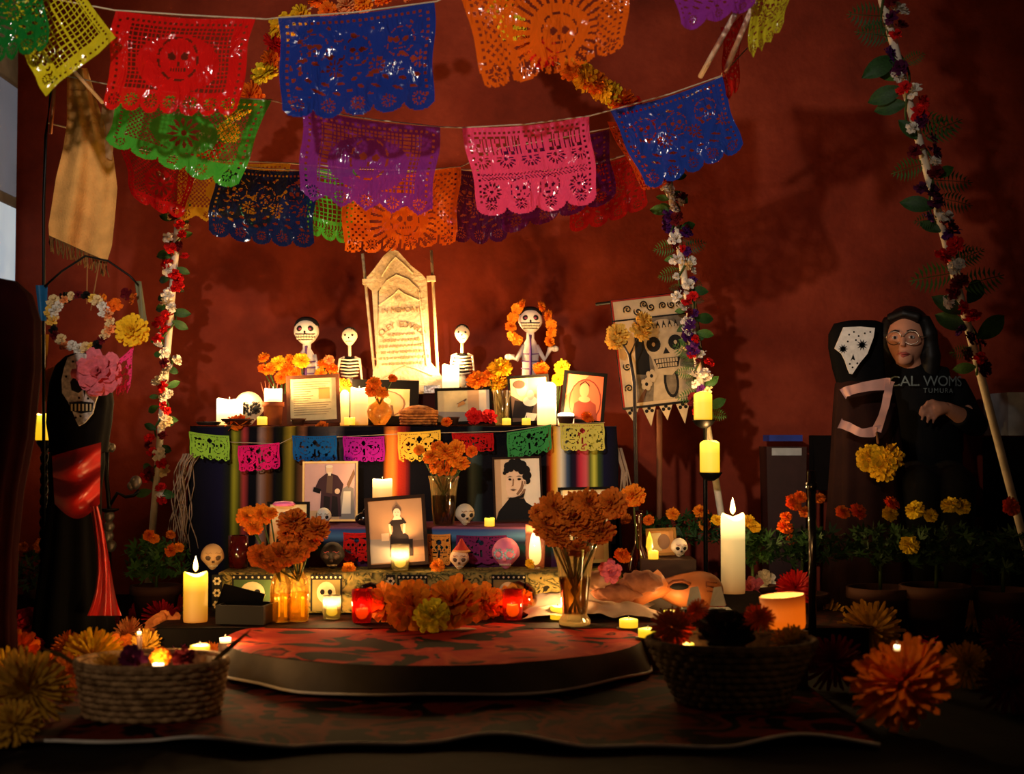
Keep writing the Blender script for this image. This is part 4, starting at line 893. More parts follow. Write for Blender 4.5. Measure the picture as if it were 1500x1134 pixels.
cluster('marigold', [L_+' marigold between doll and left standing skeleton' for L_ in ('upper left orange', 'lower left orange', 'right deep orange', 'lowest right deep orange', 'topmost peach')], [(475, 533, 10, 'orange'), (470, 547, 9, 'orange'), (487, 540, 9, 'deep_orange'), (489, 550, 8, 'deep_orange'), (482, 527, 8, 'peach')], 5.29, S(480, 5.3, ZR-.05), 'marigold', 'marigolds between doll and skeleton')
flower('marigold', 'dark orange marigold glowing in front of the skeleton', 505, 566, 14, 5.25, 'marigold', 'deep_orange', foot=S(506, 5.26, ZT))
cluster('marigold', ['large golden marigold left of the arms-out doll', 'lower golden marigold above the tall glass', 'flat golden marigold beside the white candle', 'smaller orange marigold left of the landscape frame top'], [(733, 539, 18, 'gold'), (729, 561, 15, 'gold'), (700, 557, 16, 'orange'), (717, 548, 9, 'orange')], 5.1, S(733, 5.11, ZT+.05), 'marigold', 'golden marigolds in the tall glass')
cluster('marigold', ['yellow marigold above the reddish portrait', 'orange marigold between couple and reddish portraits', 'orange marigold below the arms-out doll'], [(824, 538, 12, 'yellow'), (818, 556, 10, 'gold'), (793, 540, 12, 'deep_orange')], 5.16, S(815, 5.17, ZT+.01), 'marigold', 'marigolds behind the right portraits')
flower('marigold', 'small orange marigold lying before the reddish portrait', 860, 611, 10, 4.95, 'marigold', 'deep_orange')
flower('marigold', 'dark orange marigold half dome lying before the certificate', 471, 627, 12, 4.94, 'marigold', 'rust')
flower('marigold', 'small orange marigold lying beside the dark bowl', 654, 618, 8, 4.92, 'marigold', 'deep_orange')
for i, (px, d) in enumerate(((694, 'left'), (716, 'right'))): flower('paper_flower', '%s one of two red flowers before the landscape frame' % d, px, 610, 13, 4.94, 'peony', 'red')
# round bud vase
def vase(label, prof, px, Y, z, mat, name='glass_vase', water=None, n=24, fn=None):
    t = T(name, label, 'vase', S(px, Y, z)); MB().lathe(prof, n, fn=fn, caps=False).build('vase_wall', mat, t)
    if water: MB().lathe(water, n).build('water', glass('vase_water', (226, 190, 120), .8, .2), t)
    return t
GL = glass('clear_glass', (240, 230, 205), .92, .5, .17, (235, 215, 160))
vase('round cut-glass bud vase with marigolds on the altar top', [(0, 0), (.02, 0), (.024, .006), (.042, .03), (.046, .05), (.038, .072), (.016, .086), (.013, .1), (.018, .108)], 556, 4.95, ZT, glass('cut_glass', (240, 210, 150), .85, .45, .25, (226, 170, 90)), fn=lambda th, z: 1+.03*cos(th*9+z*90))
cluster('marigold', ['upper orange marigold in the round bud vase', 'left orange marigold in the round bud vase', 'right orange marigold in the round bud vase', 'small orange bud rising from the round bud vase'], [(548, 561, 11, 'orange'), (545, 571, 11, 'deep_orange'), (560, 575, 10, 'orange'), (575, 554, 7, 'deep_orange')], 4.95, S(556, 4.95, ZT+.075), 'marigold', 'marigolds in the bud vase')
vase('tall narrow clear glass behind the altar tealights', [(0, 0), (.022, 0), (.026, .01), (.03, .08), (.034, .13)], 735, 5.06, ZT, GL)
def basketmat(name, a, b, sc_=60):
    ma = M(name, a, .8, .15, var=0); nt = ma.node_tree; bs = nt.nodes['Principled BSDF']
    tc = nt.nodes.new('ShaderNodeTexCoord'); n = nt.nodes.new('ShaderNodeTexNoise'); n.inputs['Scale'].default_value = sc_; nt.links.new(tc.outputs['Object'], n.inputs['Vector'])
    r = ramp(nt, [(.35, lin(b)), (.65, lin(a))]); nt.links.new(n.outputs['Fac'], r.inputs[0]); nt.links.new(r.outputs[0], bs.inputs['Base Color']); return ma
def weave(label, px, Y, z, rt, rb, h, rows, n, mat, name='woven_basket', rim=True, flat_=1., cat='basket', lid=False):
    t = T(name, label, cat, S(px, Y, z)); rh = h/rows
    t.scale = (1, flat_, 1)
    core = MB().lathe([(0, .003), (rb*.96, .003), (rt*.96, h*.98), (rt*.9, h*.98), (rb*.9, .008), (0, .008)], 40, caps=False); core.build('basket_liner', mat, t)
    for i in range(rows):
        q = MB(); f0 = (i+.5)/rows; rad = rb+(rt-rb)*f0; pts = []
        for k in range(n*4): 
            th = 2*pi*k/(n*4); pts.append(((rad+rh*.32*sin(th*n+i*pi))*cos(th), (rad+rh*.32*sin(th*n+i*pi))*sin(th), h*f0))
        q.tube(pts, rh*.5, 6, closed=True); q.build('woven_strand', mat, t)
    if rim: MB().tube([(rt*1.01*cos(2*pi*k/40), rt*1.01*sin(2*pi*k/40), h) for k in range(40)], rh*.55, 8, closed=True).build('rim', mat, t)
    return t
straw = basketmat('straw_brown', (178, 112, 52), (110, 60, 26))
b_ = weave('small brown woven lidded basket in front of the tombstone', 613, 4.98, ZT, .066, .06, .05, 5, 14, straw, 'lidded_basket')
MB().lathe([(0, .074), (.03, .07), (.055, .06), (.068, .05)], 30, fn=lambda th, z: 1+.02*sin(20*th), caps=False).build('basket_lid', straw, b_)
# ------------------------------------------------------------------ middle step things
pd = T('candle_block', 'dark wooden block under the middle pillar candle', 'block', S(560, 4.66, ZM)); MB().box((0, 0, .0385), (.075, .07, .077)).build('block_body', M('black_wood', (20, 16, 14), .6), pd, False)
candle('pillar candle glowing in the middle behind the girl portrait', 560, 29, 32, 4.66, ZM+.0785, 'warm', .35)
tealight('tealight on the middle step beside the woman portrait', 717, 15, 12, 4.56, ZM)
VZ = vase('flared clear glass vase on the middle step', [(0, 0), (.032, 0), (.036, .006), (.04, .05), (.043, .11), (.05, .155), (.054, .165)], 650, 4.62, ZM, GL, water=[(.03, .004), (.037, .05), (.04, .1), (0, .1)])
q = VZ
for kx in range(9):
    a = rnd.uniform(0, 6.28); MB().tube([(.02*cos(a), .02*sin(a), .01), (-.012*cos(a), -.012*sin(a), .09), (.034*cos(a+.5), .034*sin(a+.5), .19)], .0028, 5).build('stem', stemm, q)
cluster('marigold', [L_+' orange marigold in the middle step vase' for L_ in ('leftmost small', 'left large', 'top central large', 'upper right', 'lowest front', 'right', 'rightmost small', 'lower left', 'inner right', 'lowest right', 'topmost back')], [(614, 659, 8, 'orange'), (632, 669, 13, 'orange'), (652, 662, 15, 'orange'), (668, 657, 13, 'orange'), (650, 684, 14, 'deep_orange'), (676, 678, 12, 'orange'), (691, 661, 9, 'deep_orange'), (638, 684, 11, 'orange'), (666, 672, 12, 'orange'), (660, 689, 10, 'orange'), (642, 655, 11, 'deep_orange')], 4.6, S(650, 4.62, ZM+.1), 'marigold', 'marigolds in the middle vase')
q = T('black_ornament', 'small black glossy ornament beside the seated man portrait', 'ornament', S(533, 4.6, ZM))
MB().ell((0, 0, .022), (.03, .02, .022), 14, 10).build('ornament_body', M('black_gloss', (12, 10, 10), .15, .6), q); MB().tube([(0, 0, .04), (.012, 0, .055), (.026, 0, .06)], [.01, .008, .002], 8).build('ornament_neck', M('black_gloss'), q)
# ------------------------------------------------------------------ lower step things
def votive(label, px, wj, hj, Y, z, col, teal, watt=.1, name='glass_votive', kind='yellow', k=.85):
    t = T(name, label, 'votive', S(px, Y, z)); r, h = m(wj, Y)/2, m(hj, Y)
    MB().lathe([(0, .001), (r*.88, .001), (r*.9, .004), (r, h*.3), (r, h), (r*.93, h), (r*.92, h*.3), (r*.84, .008), (0, .008)], 22, caps=False).build('jar', glass('jar_'+'_'.join(map(str, col)), tuple(min(255, 120+c_) for c_ in col), k, .3, .1, col), t)
    tw2, th = teal; candle(label.replace('votive', 'candle inside the votive') if False else 'candle burning inside the '+label, px, tw2, th, Y, z+.0095, kind, watt, name='votive_candle')
    return t
votive('clear glass votive before the girl portrait', 586, 27, 38, 4.38, ZL, (240, 225, 190), (17, 16), .3)
t = votive('tall red-and-white glass votive at the step right end', 784, 29, 64, 4.44, ZL, (250, 150, 120), (23, 50), .2, 'tall_votive', 'hot', .95)
t = T('dark_red_votive', 'unlit dark red glass candle jar on the left of the lower step', 'votive', S(349, 4.47, ZL)); MB().lathe([(0, 0), (.03, 0), (.033, .04), (.033, .105), (.029, .105), (.028, .02), (0, .02)], 20, caps=False).build('jar', M('dark_red_glass', (70, 12, 8), .1, .6), t); MB().lathe([(.026, .07), (.027, .098), (0, .1)], 18).build('wax_fill', M('orange_wax', (196, 70, 24), .5), t)
for px, py, rp, lb in ((511, 833, 10, 'orange marigold lying left of the girl portrait on the step'), (641, 829, 11, 'orange marigold lying beside the red-capped skull'), (776, 826, 8, 'tiny golden marigold lying under the tall red votive')): flower('marigold', lb, px, py, rp, 4.36, 'marigold', 'orange' if px < 700 else 'gold')
# white doily and bread right of the lower step
wc = M('white_napkin', (176, 156, 138), .8, .1, var=.12, bump=.3, bscale=25)
nb = T('white_napkin', 'crumpled white napkin spilling off the right end of the lower step', 'napkin', S(862, 4.3, .1))
def crump(x, y): return .045+.03*NZ.noise(Vector((x*9, y*9, 5)))+.02*NZ.noise(Vector((x*23, y*23, 1)))
MB().grid(44, 28, lambda u, v: ((u-.5)*.42+.02*sin(v*9), (v-.5)*.26, max(.002, crump(u*.42, v*.26)*(1.6*sin(pi*min(1, max(0, u*.94+.03)))**.5)*(.3+.9*v)+.02*v))).build('napkin_sheet', wc, nb)
# ------------------------------------------------------------------ bouquets in front
def bottle(label, px, Y, z, h_, mat, liquid=None):
    t = T('glass_bottle', label, 'bottle', S(px, Y, z)); h = m(h_, Y); s = h/.2
    MB().lathe([(0, 0), (.03*s, 0), (.033*s, .008*s), (.034*s, .1*s), (.03*s, .13*s), (.014*s, .158*s), (.012*s, .19*s), (.016*s, .193*s), (.016*s, .2*s)], 22, caps=False).build('bottle_wall', mat, t)
    if liquid: MB().lathe([(.029*s, .004*s), (.031*s, .09*s), (0, .09*s)], 18).build('liquid', glass('amber_liquid', (255, 232, 160), .95, .15, .1, (250, 190, 70)), t)
    return t
AM = glass('amber_glass', (255, 242, 205), .94, .4, .14, (240, 190, 90))
bottle('left of two clear glass bottles with amber liquid and marigold stems', 411, 4.16, .1005, 92, AM, True); bottle('right of two clear glass bottles with amber liquid', 437, 4.18, .1005, 92, AM, True)
for px, lb in ((405, 'leftmost'), (421, 'middle'), (446, 'rightmost')): tealight('%s thin yellow tealight glowing behind the glass bottles' % lb, px, 10, 28, 4.27, .1005, .06, 'tealights behind the bottles')
cluster('marigold', ['bright orange marigold in the left bottle, upper left', 'bright orange marigold at the left edge of the bottle bouquet', 'bright orange marigold against the couple photo', 'small orange marigold below the bright ones'], [(383, 754, 17, 'orange'), (362, 757, 16, 'orange'), (372, 772, 14, 'orange'), (396, 752, 11, 'orange')], 4.2, S(411, 4.16, .22), 'marigold', 'bright marigolds in the bottles')
cluster('marigold', [L_+' rust marigold in the glass bottles' for L_ in ('topmost', 'middle right', 'rightmost', 'lowest large', 'lower left', 'lower right', 'small central', 'lowest small', 'small right')], [(430, 764, 24, 'rust'), (442, 790, 22, 'rust'), (463, 775, 22, 'rust'), (412, 812, 24, 'rust'), (382, 814, 19, 'rust'), (435, 808, 18, 'rust'), (420, 782, 14, 'rust'), (398, 826, 16, 'rust'), (456, 794, 14, 'rust')], 4.15, S(437, 4.18, .22), 'marigold', 'rust marigolds in the bottles')
VF = vase('tall fluted clear glass vase before the altar at right', [(0, 0), (.045, 0), (.047, .012), (.036, .03), (.042, .1), (.052, .18), (.064, .225), (.066, .23)], 842, 4.1, .1005, GL, 'fluted_vase', water=[(.034, .032), (.04, .1), (.046, .14), (0, .14)], fn=lambda th, z: 1+.035*abs(sin(th*7)), n=42)
cluster('marigold', [L_+' rust marigold in the tall fluted vase' for L_ in ('upper left', 'leftmost low', 'central large', 'upper right', 'far right', 'top middle', 'lower right', 'lower left', 'lowest hanging', 'small inner lower', 'small inner right', 'leftmost upper small')], [(812, 745, 26, 'rust'), (800, 770, 24, 'rust'), (840, 760, 28, 'rust'), (862, 738, 24, 'rust'), (895, 738, 24, 'rust'), (840, 735, 16, 'rust'), (880, 780, 22, 'rust'), (815, 785, 22, 'rust'), (845, 803, 17, 'rust'), (856, 775, 20, 'rust'), (872, 755, 18, 'rust'), (788, 750, 14, 'rust')], 4.08, S(842, 4.1, .2), 'marigold', 'rust marigolds in the fluted vase')
t = VF
for kx in range(8):
    a = kx*.8; MB().tube([(.02*cos(a), .02*sin(a), .035), (-.01*cos(a), -.01*sin(a), .1), (.04*cos(a), .03*sin(a), .23)], .0028, 5).build('stem', stemm, t)
flower('marigold', 'bright orange marigold above the dark bottle neck', 927, 726, 18, 4.3, 'marigold', 'orange', foot=S(934, 4.42, .3))
bt = T('dark_bottle', 'dark red bottle with long neck standing right of the bouquet', 'bottle', S(935, 4.45, .1005)); MB().lathe([(0, 0), (.036, 0), (.039, .01), (.039, .13), (.03, .17), (.013, .21), (.011, .3), (.015, .303), (.015, .32), (0, .32)], 22).build('bottle_wall', M('dark_red_bottle_glass', (48, 6, 8), .06, .8), bt)
# votives and orbs on the plinth
votive('clear short votive left of the red votive on the plinth', 486, 27, 34, 4.22, .1005, (240, 225, 190), (19, 18), .3)
votive('red glass votive left of the tissue flowers', 530, 30, 48, 4.14, .1005, (226, 30, 26), (20, 16), .05, kind='yellow')
votive('red glass votive right of the tissue flowers', 751, 30, 44, 4.2, .1005, (236, 50, 20), (19, 18), .05)
for px, lb, Y in ((543, 'clear glass orb over an orange flower behind the left red votive', 4.26), (762, 'clear glass orb behind the right red votive', 4.3)):
    t = T('glass_orb', lb, 'glass orb', S(px, Y, .1005)); r = m(25, Y); MB().lathe([(r*.6, 0), (r*.85, r*.3), (r, r*.9), (r*.9, r*1.5), (r*.55, r*1.9), (0, r*2.05)], 24, caps=False).build('orb_wall', glass('warm_clear_glass', (250, 220, 170), .9, .35), t)
flower('paper_flower', 'orange tissue flower under the left glass orb', 543, 882, 20, 4.26, 'paper', 'orange'); flower('paper_flower', 'orange tissue flower under the right glass orb', 764, 882, 19, 4.3, 'paper', 'orange')
tealight('tealight on the plinth beside the fluted vase', 817, 22, 19, 4.22, .1005, .22)
for px, py, rp, col, lb in ((565, 884, 30, 'orange', 'orange tissue flower right of the left red votive'), (603, 888, 38, 'orange', 'orange tissue flower left of the yellow-green one'), (632, 903, 26, 'yellow', 'yellow tissue flower in the middle of the orange row'), (665, 884, 42, 'orange', 'largest orange tissue flower in the middle row'), (706, 882, 28, 'orange', 'orange tissue flower right of the largest'), (729, 880, 24, 'orange', 'orange tissue flower touching the right red votive'), (640, 872, 26, 'deep_orange', 'dark orange tissue flower behind the yellow one'), (588, 868, 22, 'deep_orange', 'dark orange tissue flower behind the left pair')):
    onfloor('tissue_flower', lb, px, py, rp, 'paper', col, 'tissue flowers before the altar', .1005)
# ------------------------------------------------------------------ skull flag on a stand
FY = 5.02
fg = T('skull_flag', 'cream flag printed with a grinning skull hanging right of the altar', 'flag', P(975, 592, FY), (0, -.115, 0))
fk = FY/FPX; W, H = 124*fk, 160*fk
fm_ = [M('flag_cream', (200, 176, 138), .85, .1, var=.12), M('flag_grey', (110, 98, 82), .85, .1, var=.3, scale=40), M('flag_black', (18, 15, 14), .85), M('flag_bone', (176, 156, 124), .85, var=.2, scale=30), M('flag_red_trim', (150, 34, 20), .85), M('flag_brown', (96, 62, 40), .85)]
def fx(p): return [((u-.5)*W, v*H) for u, v in p]
def fgrid(u, v): return ((u-.5)*W, .004*sin(u*8)*1, v*H)
MB().grid(20, 20, lambda u, v: ((u-.5)*W, 0, v*H)).build('flag_cloth', fm_[0], fg)
MB().box((0, .006, H/2), (W*1.02, .006, H*1.01)).build('flag_backing', fm_[2], fg, False)
q = MB(); L = [0]
def fp(mi, p): L[0] += 1; q.flat(fx(p), -.001-.00025*L[0], mi)
fp(4, [(0, .985), (1, .985), (1, 1), (0, 1)]); fp(4, [(0, 0), (.02, 0), (.02, 1), (0, 1)]); fp(2, [(.0, .8), (1, .8), (1, .815), (0, .815)])
fp(1, [(.17, .04), (1, .04), (1, .8), (.24, .8)]); fp(2, [(.2, .3), (.36, .28), (.4, .74), (.24, .78)]); fp(5, [(.16, .04), (.36, .24), (.4, .36), (.3, .14), (.24, .04)])
fp(3, [(.36, .04), (.62, .04), (.5, .3), (.42, .34)]); fp(3, [(.66, .04), (.9, .04), (.84, .3), (.7, .34)])
fp(2, circ(.6, .2, .09, .15)); fp(1, circ(.6, .2, .06, .12)); fp(3, circ(.57, .58, .24, .2, 24)); fp(3, [(.38, .5), (.76, .5), (.72, .33), (.62, .26), (.5, .27), (.42, .34)])
for cx in (.44, .70): fp(2, circ(cx, .555, .085, .07)); fp(3, circ(cx, .555, .02, .02, 8))
fp(2, [(.54, .46), (.62, .46), (.58, .52)]); fp(2, [(.42, .42), (.74, .42), (.7, .33), (.46, .33)])
for i in range(8):
    fp(3, [(.445+.033*i, .38), (.47+.033*i, .38), (.47+.033*i, .415), (.445+.033*i, .415)]); fp(3, [(.455+.03*i, .338), (.478+.03*i, .338), (.478+.03*i, .372), (.455+.03*i, .372)])
for i in range(5): fp(2, [(.42+.07*i, .70), (.47+.07*i, .70), (.445+.07*i, .77)]); fp(3, circ(.445+.07*i, .705, .014, .02, 8))
for cx, cz in ((.37, .27), (.84, .25), (.3, .2)):
    for kx in range(5): a = kx*1.257; fp(3, circ(cx+.04*cos(a), cz+.035*sin(a), .03, .027, 8)); 
    fp(2, circ(cx, cz, .02, .018, 8))
q.build('skull_print', fm_, fg, False)
def swirl(cx, cz, r, s, turns=1.6, tail=(0, 0)):
    pts = [((cx-.5)*W+r*W*(t_/24)*cos(s*t_/24*turns*2*pi), -.012, cz*H+r*W*(t_/24)*sin(s*t_/24*turns*2*pi)) for t_ in range(2, 25)]
    return MB().tube(pts, .0026, 5).build('scroll_print', fm_[2], fg)
for a in ((.18, .9, .05, 1), (.3, .87, .05, -1), (.38, .93, .045, 1), (.46, .9, .05, -1), (.6, .9, .045, 1), (.7, .9, .045, -1), (.8, .9, .04, 1), (.1, .6, .05, 1), (.1, .38, .05, -1), (.09, .18, .05, 1)): swirl(*a)
for i in range(5):
    cx = -W*.4+i*W*.2; hh = (.052, .075, .06, .08, .055)[i]
    q = MB(); q.prism([(cx-W*.085, 0), (cx+W*.085, 0), (cx, -hh)], -.002, .002, 0)
    for a, b in ((-.01, -.018), (.01, -.018), (0, -.008)): q.flat(circ(cx+a, b, .007, .007, 8), -.0024, 1)
    q.build('pennant', [fm_[0], fm_[2]], fg, False)
MB().tube([(-W*.5, -.003, 0), (W*.5, -.003, 0)], .005, 6).build('lower_binding', fm_[2], fg)
MB().tube([(-W*.68, .012, H*.985), (W*.55, .012, H*1.0)], .006, 8).build('flag_rod', M('black_iron', (16, 14, 13), .45, .4, .5), fg)
iron = M('black_iron')
tag(MB().tube([P(966, 600, 5.06), S(966, 5.06, 0)], .011, 10).build('flag_pole', M('bare_wood_pole', (110, 66, 38), .7), center=True), 'bare wooden pole holding up the skull flag', 'pole')
for i, (px, py, fx0, lb) in enumerate(((905, 490, 934, 'left yellow paper flower leaning in front of the skull flag'), (938, 484, 936, 'right yellow paper flower leaning in front of the skull flag'))):
    f0 = S(934+4*i, 4.9, 0); t = T('paper_flower', lb, 'flower', f0, group='yellow paper flowers by the flag'); d = P(px, py, 4.9)-f0
    link(bmesh_of('paper', 'pale_gold', i), 'bloom', t, d, (R_(60), 0, i), m(17, 4.9)); link(bmesh_of('paper', 'pale_gold', 1-i), 'bloom', t, d+Vector((.012*(1-2*i)*-1, -.01, -.025+.06*i)), (R_(60), .4, i), m(14, 4.9))
    MB().tube([(0, 0, 0), P(fx0-6, 560, 4.9)-f0, P(921+2*i, 520, 4.9)-f0, d], .0045, 6).build('wire_stake', M('grey_wire', (70, 62, 58), .4, .5, .6), t)
# candelabrum with two flameless candles
cb = T('iron_candelabrum', 'black iron candelabrum with two candle cups right of the flag', 'candelabrum', S(1036, 4.85, 0)); o = S(1036, 4.85, 0)
c1, c2 = P(1031, 615, 4.85)-o, P(1041, 692, 4.83)-o
MB().tube([(0, .03, 0), (0, .03, c2.z-.01), (.0, .03, c1.z-.02), c1+Vector((0, 0, -.012))], .008, 8).build('stem', iron, cb)
MB().lathe([(.09, 0), (.085, .012), (.02, .02), (.01, .04)], 18).build('foot', iron, cb, loc=(0, .03, 0))
for c in (c1, c2): MB().lathe([(.012, -.03), (.03, -.018), (.04, -.004), (.042, 0), (.0, -.002)], 16).build('candle_cup', iron, cb, loc=c)
MB().tube([(0, .03, c2.z-.02), c2+Vector((0, 0, -.025))], .007, 6).build('arm', iron, cb)
candle('upper yellow flameless pillar candle beside the skull flag', 1030, 27, 40, 4.85, (c1+o).z, 'yellow', .12, group=None); candle('lower yellow flameless pillar candle below the skull flag', 1040, 29, 45, 4.83, (c2+o).z, 'yellow', .12)
# ------------------------------------------------------------------ tall pillar candles
st_ = T('stone_block', 'dark stone block under the tall white pillar candle', 'block', S(1076, 4.45, 0)); MB().box((0, 0, .078), (.16, .14, .156)).build('block_body', M('dark_stone', (44, 36, 32), .9, bump=.4), st_, False)
candle('tall white pillar candle with a bright flame at right', 1074, 35, 112, 4.42, .157, 'tall', .8, 1.5)
candle('yellow pillar candle with a flame at the left of the dais', 286, 35, 70, 4.16, .1005, 'amber', .45, 1.3)
# ------------------------------------------------------------------ right of the steps
ch = T('carved_animal', 'tan rounded carved animal figure with a dark eye lying at right', 'figure', S(1008, 4.36, .1005)); o = S(1008, 4.36, .1005)
def anim(d):
    x, y, z = d; return (x*(1+.25*z*(x < 0)), y, z*(.75+.3*(x+.2)))
tanm = M('tan_leather', (196, 116, 62), .45, .35, var=.15, bump=.1)
MB().ell((0, .0, .068), (m(52, 4.36), .06, .075), 28, 18, 0, anim).build('body', tanm, ch)
MB().tube([(-.08, -.02, .1), (-.13, -.03, .075), (-.165, -.045, .05), (-.19, -.05, .04)], [.045, .036, .026, .016], 12).build('snout', tanm, ch)
MB().ell((-.035, -.058, .09), (.03, .008, .011), 14, 8).build('eye', M('print_black'), ch)
MB().tube([(-.075, -.055, .088), (-.055, -.062, .106), (-.025, -.064, .11), (.0, -.062, .098)], .006, 6).build('brow', M('tan_dark', (120, 60, 30), .6), ch)
q = MB()
for a, b in (((.05, .105), (.085, .1)), ((.05, .105), (.052, .075)), ((.052, .075), (.085, .07)), ((.052, .09), (.075, .086))): q.tube([(a[0], -.055, a[1]), (b[0], -.045, b[1])], .0022, 5)
q.build('carved_mark', M('tan_dark'), ch)
gb = T('green_box', 'flat dark green box behind the napkin at right', 'box', S(904, 4.42, .1005)); MB().box((0, 0, .055), (.13, .08, .11)).build('box_body', M('green_card', (44, 66, 34), .7), gb, False); MB().box((0, 0, .114), (.136, .086, .008)).build('box_lid', M('green_card'), gb, False)
br = M('pink_tan_bread', (150, 92, 62), .7, .2, var=.25, scale=30, bump=.3)
for px, py, w_, h_, lb, c in ((905, 868, 46, 14, 'long twisted bread roll on the napkin', br), (870, 850, 34, 14, 'pale sweet bread under the pink flower', M('pale_bread', (186, 140, 110), .7, .2)), (940, 852, 40, 16, 'tan braided bread in front of the carved animal', br)):
    Y = 4.22; t = T('sweet_bread', lb, 'bread', P(px, py+h_, Y), group=None); q = MB()
    q.ell((0, 0, m(h_, Y)), (m(w_, Y)*.8, m(h_, Y)*1.3, m(h_, Y)), 40, 16, 0, lambda d: tuple(Vector(d)*(1+.09*sin(d[0]*11+d[2]*5+(2 if d[1] < -.5 else 0))+.05*NZ.noise(Vector(d)*4))))
    q.build('bread_loaf', c, t)
flower('paper_flower', 'bright pink flower lying on the pale sweet bread', 893, 838, 18, 4.2, 'peony', 'pink')
flower('marigold', 'orange marigold lying before the dark bottle', 912, 814, 13, 4.36, 'marigold', 'orange')
cs = T('wooden_crate', 'small dark crate holding the little gold frame at right', 'crate', S(976, 4.44, .1005)); MB().box((0, 0, .084), (.175, .15, .168)).build('crate_body', M('dark_wood'), cs, False)
t = candle('small flameless taper candle with flame-shaped tip by the dark bottle', 957, 15, 12, 4.385, .2695, 'yellow', .04, name='taper_candle'); MB().lathe([(.005, 0), (.012, .012), (.009, .035), (.003, .055), (0, .062)], 10).build('flame_tip', wax('wax_yellow', 0, 0, 0, 0), t, loc=(-.012, 0, m(12, 4.385)))
for px, py, lb in ((1018, 872, 'left white folded paper tent beside the carved animal'), (1052, 872, 'right white folded paper tent beside the carved animal')):
    t = T('folded_paper', lb, 'paper', P(px, py+15, 4.06)); s = m(13, 4.06); MB().add([(-s, -.01, 0), (s*.7, -.02, 0), (s, .02, 0), (-s*.4, .03, 0), (-s*.5, 0, s*2.0), (s*.4, 0.005, s*2.1)], [(0, 1, 5, 4), (2, 3, 4, 5), (1, 2, 5), (3, 0, 4)]).build('paper_fold', M('grey_white_paper', (190, 190, 186), .8), t, False)
for (px, py, rp, kind, col, lb) in ((1040, 883, 22, 'mum', 'red', 'red spiky flower between the folded papers'), (998, 880, 20, 'mum', 'crimson', 'crimson flower left of the folded papers'), (1098, 862, 20, 'rose', 'pink', 'faded pink cloth flower beside the tall white candle'), (1120, 850, 18, 'rose', 'white', 'greyish white cloth flower near the iron stake'), (1165, 862, 30, 'mum', 'red', 'bright red spiky flower behind the orange votive')):
    onfloor('cut_flower', lb, px, py, rp, kind, col, None, .06 if py < 870 else .02, k=2.2)
# orange glowing votive tilted
ov = T('orange_votive', 'tilted orange glass votive glowing among the front flowers', 'votive', P(1150, 922, 3.62), (.0, -.09, 0)); r = m(33, 3.62)
MB().lathe([(0, 0), (r*.86, .002), (r*.92, .012), (r, .088), (r*.96, .09), (r*.86, .014), (0, .012)], 26, caps=False).build('jar', wax('orange_glow_glass', (240, 100, 8), (200, 66, 8), .85, .28), ov)
lamp(ov, (0, 0, .1), .22, (1, .5, .15))
tag(MB().lathe([(0, 0), (.06, 0), (.062, P(1150, 922, 3.62).z-.004), (0, P(1150, 922, 3.62).z-.004)], 18).build('candle_saucer', M('dark_clay'), None, loc=S(1150, 3.62, 0)), 'dark clay stand under the orange votive', 'stand')
tag(MB().box((0, 0, 0), (.14, .07, .05)).build('flat_box', M('black_wood'), None, False, S(1035, 4.075, .126)), 'flat dark box under the folded papers', 'box')
# tealights scattered in front
for px, py, w_, h_, lb, kind in ((921, 911, 27, 12, 'upper left tealight right of the dais', 'yellow'), (949, 925, 28, 12, 'middle tealight right of the dais', 'yellow'), (1001, 946, 31, 11, 'lower tealight on the rim of the right basket', 'yellow'), (985, 898, 26, 10, 'melted tealight among the orange petals', 'yellow'), (1026, 908, 26, 6, 'flat dim tealight beside the dark flower', 'dim'), (1098, 874, 28, 9, 'flat tealight left of the orange votive', 'dim'), (293, 950, 28, 14, 'tealight at the rear rim of the left basket', 'yellow'), (330, 936, 16, 7, 'small tealight right of the left flower heap', 'hot'), (232, 972, 16, 5, 'small tealight sunk in the left flower basket', 'hot'), (1314, 947, 8, 7, 'tiny light spot glowing on the big orange flower', 'hot'), (204, 926, 6, 5, 'tiny light glowing in the left flower heap', 'hot')):
    zz = .1005
    if 'rim' in lb or 'sunk' in lb: zz = .125
    if 'big orange' in lb: zz = .2
    Y = (EYE-zz)*FPX/(py+h_*.5-640); candle(lb, px, w_, h_, Y, zz, kind, (.04 if 'sunk' in lb else .025 if 'big' in lb else .05 if 900 < px < 1100 else .22), name='tealight', group='tealights in the foreground')
    if zz == .1005 and (Y < 4.04): tag(MB().lathe([(0, 0), (m(w_, Y)*.62, 0), (m(w_, Y)*.66, zz-.001), (0, zz-.001)], 16).build('candle_saucer', M('dark_clay'), None, loc=S(px, Y, 0)), 'dark clay stand under the '+lb, 'stand')
# ------------------------------------------------------------------ baskets with flowers
palm = basketmat('palm_weave', (190, 150, 104), (120, 88, 54), 40); palm2 = basketmat('dark_palm_weave', (104, 84, 56), (64, 50, 34), 40)
weave('left front straw basket filled with flowers', 222, 3.22, .012, m(107, 3.22), m(94, 3.22), .125, 9, 26, palm, flat_=.75)
weave('right front dark wicker bowl filled with flowers', 1072, 3.36, .012, m(120, 3.36), m(74, 3.36), .15, 9, 30, palm2, 'wicker_bowl', flat_=.8)
def blade(label, pts, w_, mat, Y):
    t = [P(x, y, Y) for x, y in pts]; q = MB(); n = len(t); vs = []
    for i, p in enumerate(t):
        s = w_*sin(pi*(.1+.85*i/(n-1))); vs += [p+Vector((0, -.004, s)), p+Vector((0, .004, -s))]
    q.add(vs, [(2*i, 2*i+1, 2*i+3, 2*i+2) for i in range(n-1)]); return tag(q.build('corn_leaf', M('dry_leaf', (96, 84, 40), .7, .2, var=.3), None, center=True), label, 'leaf')
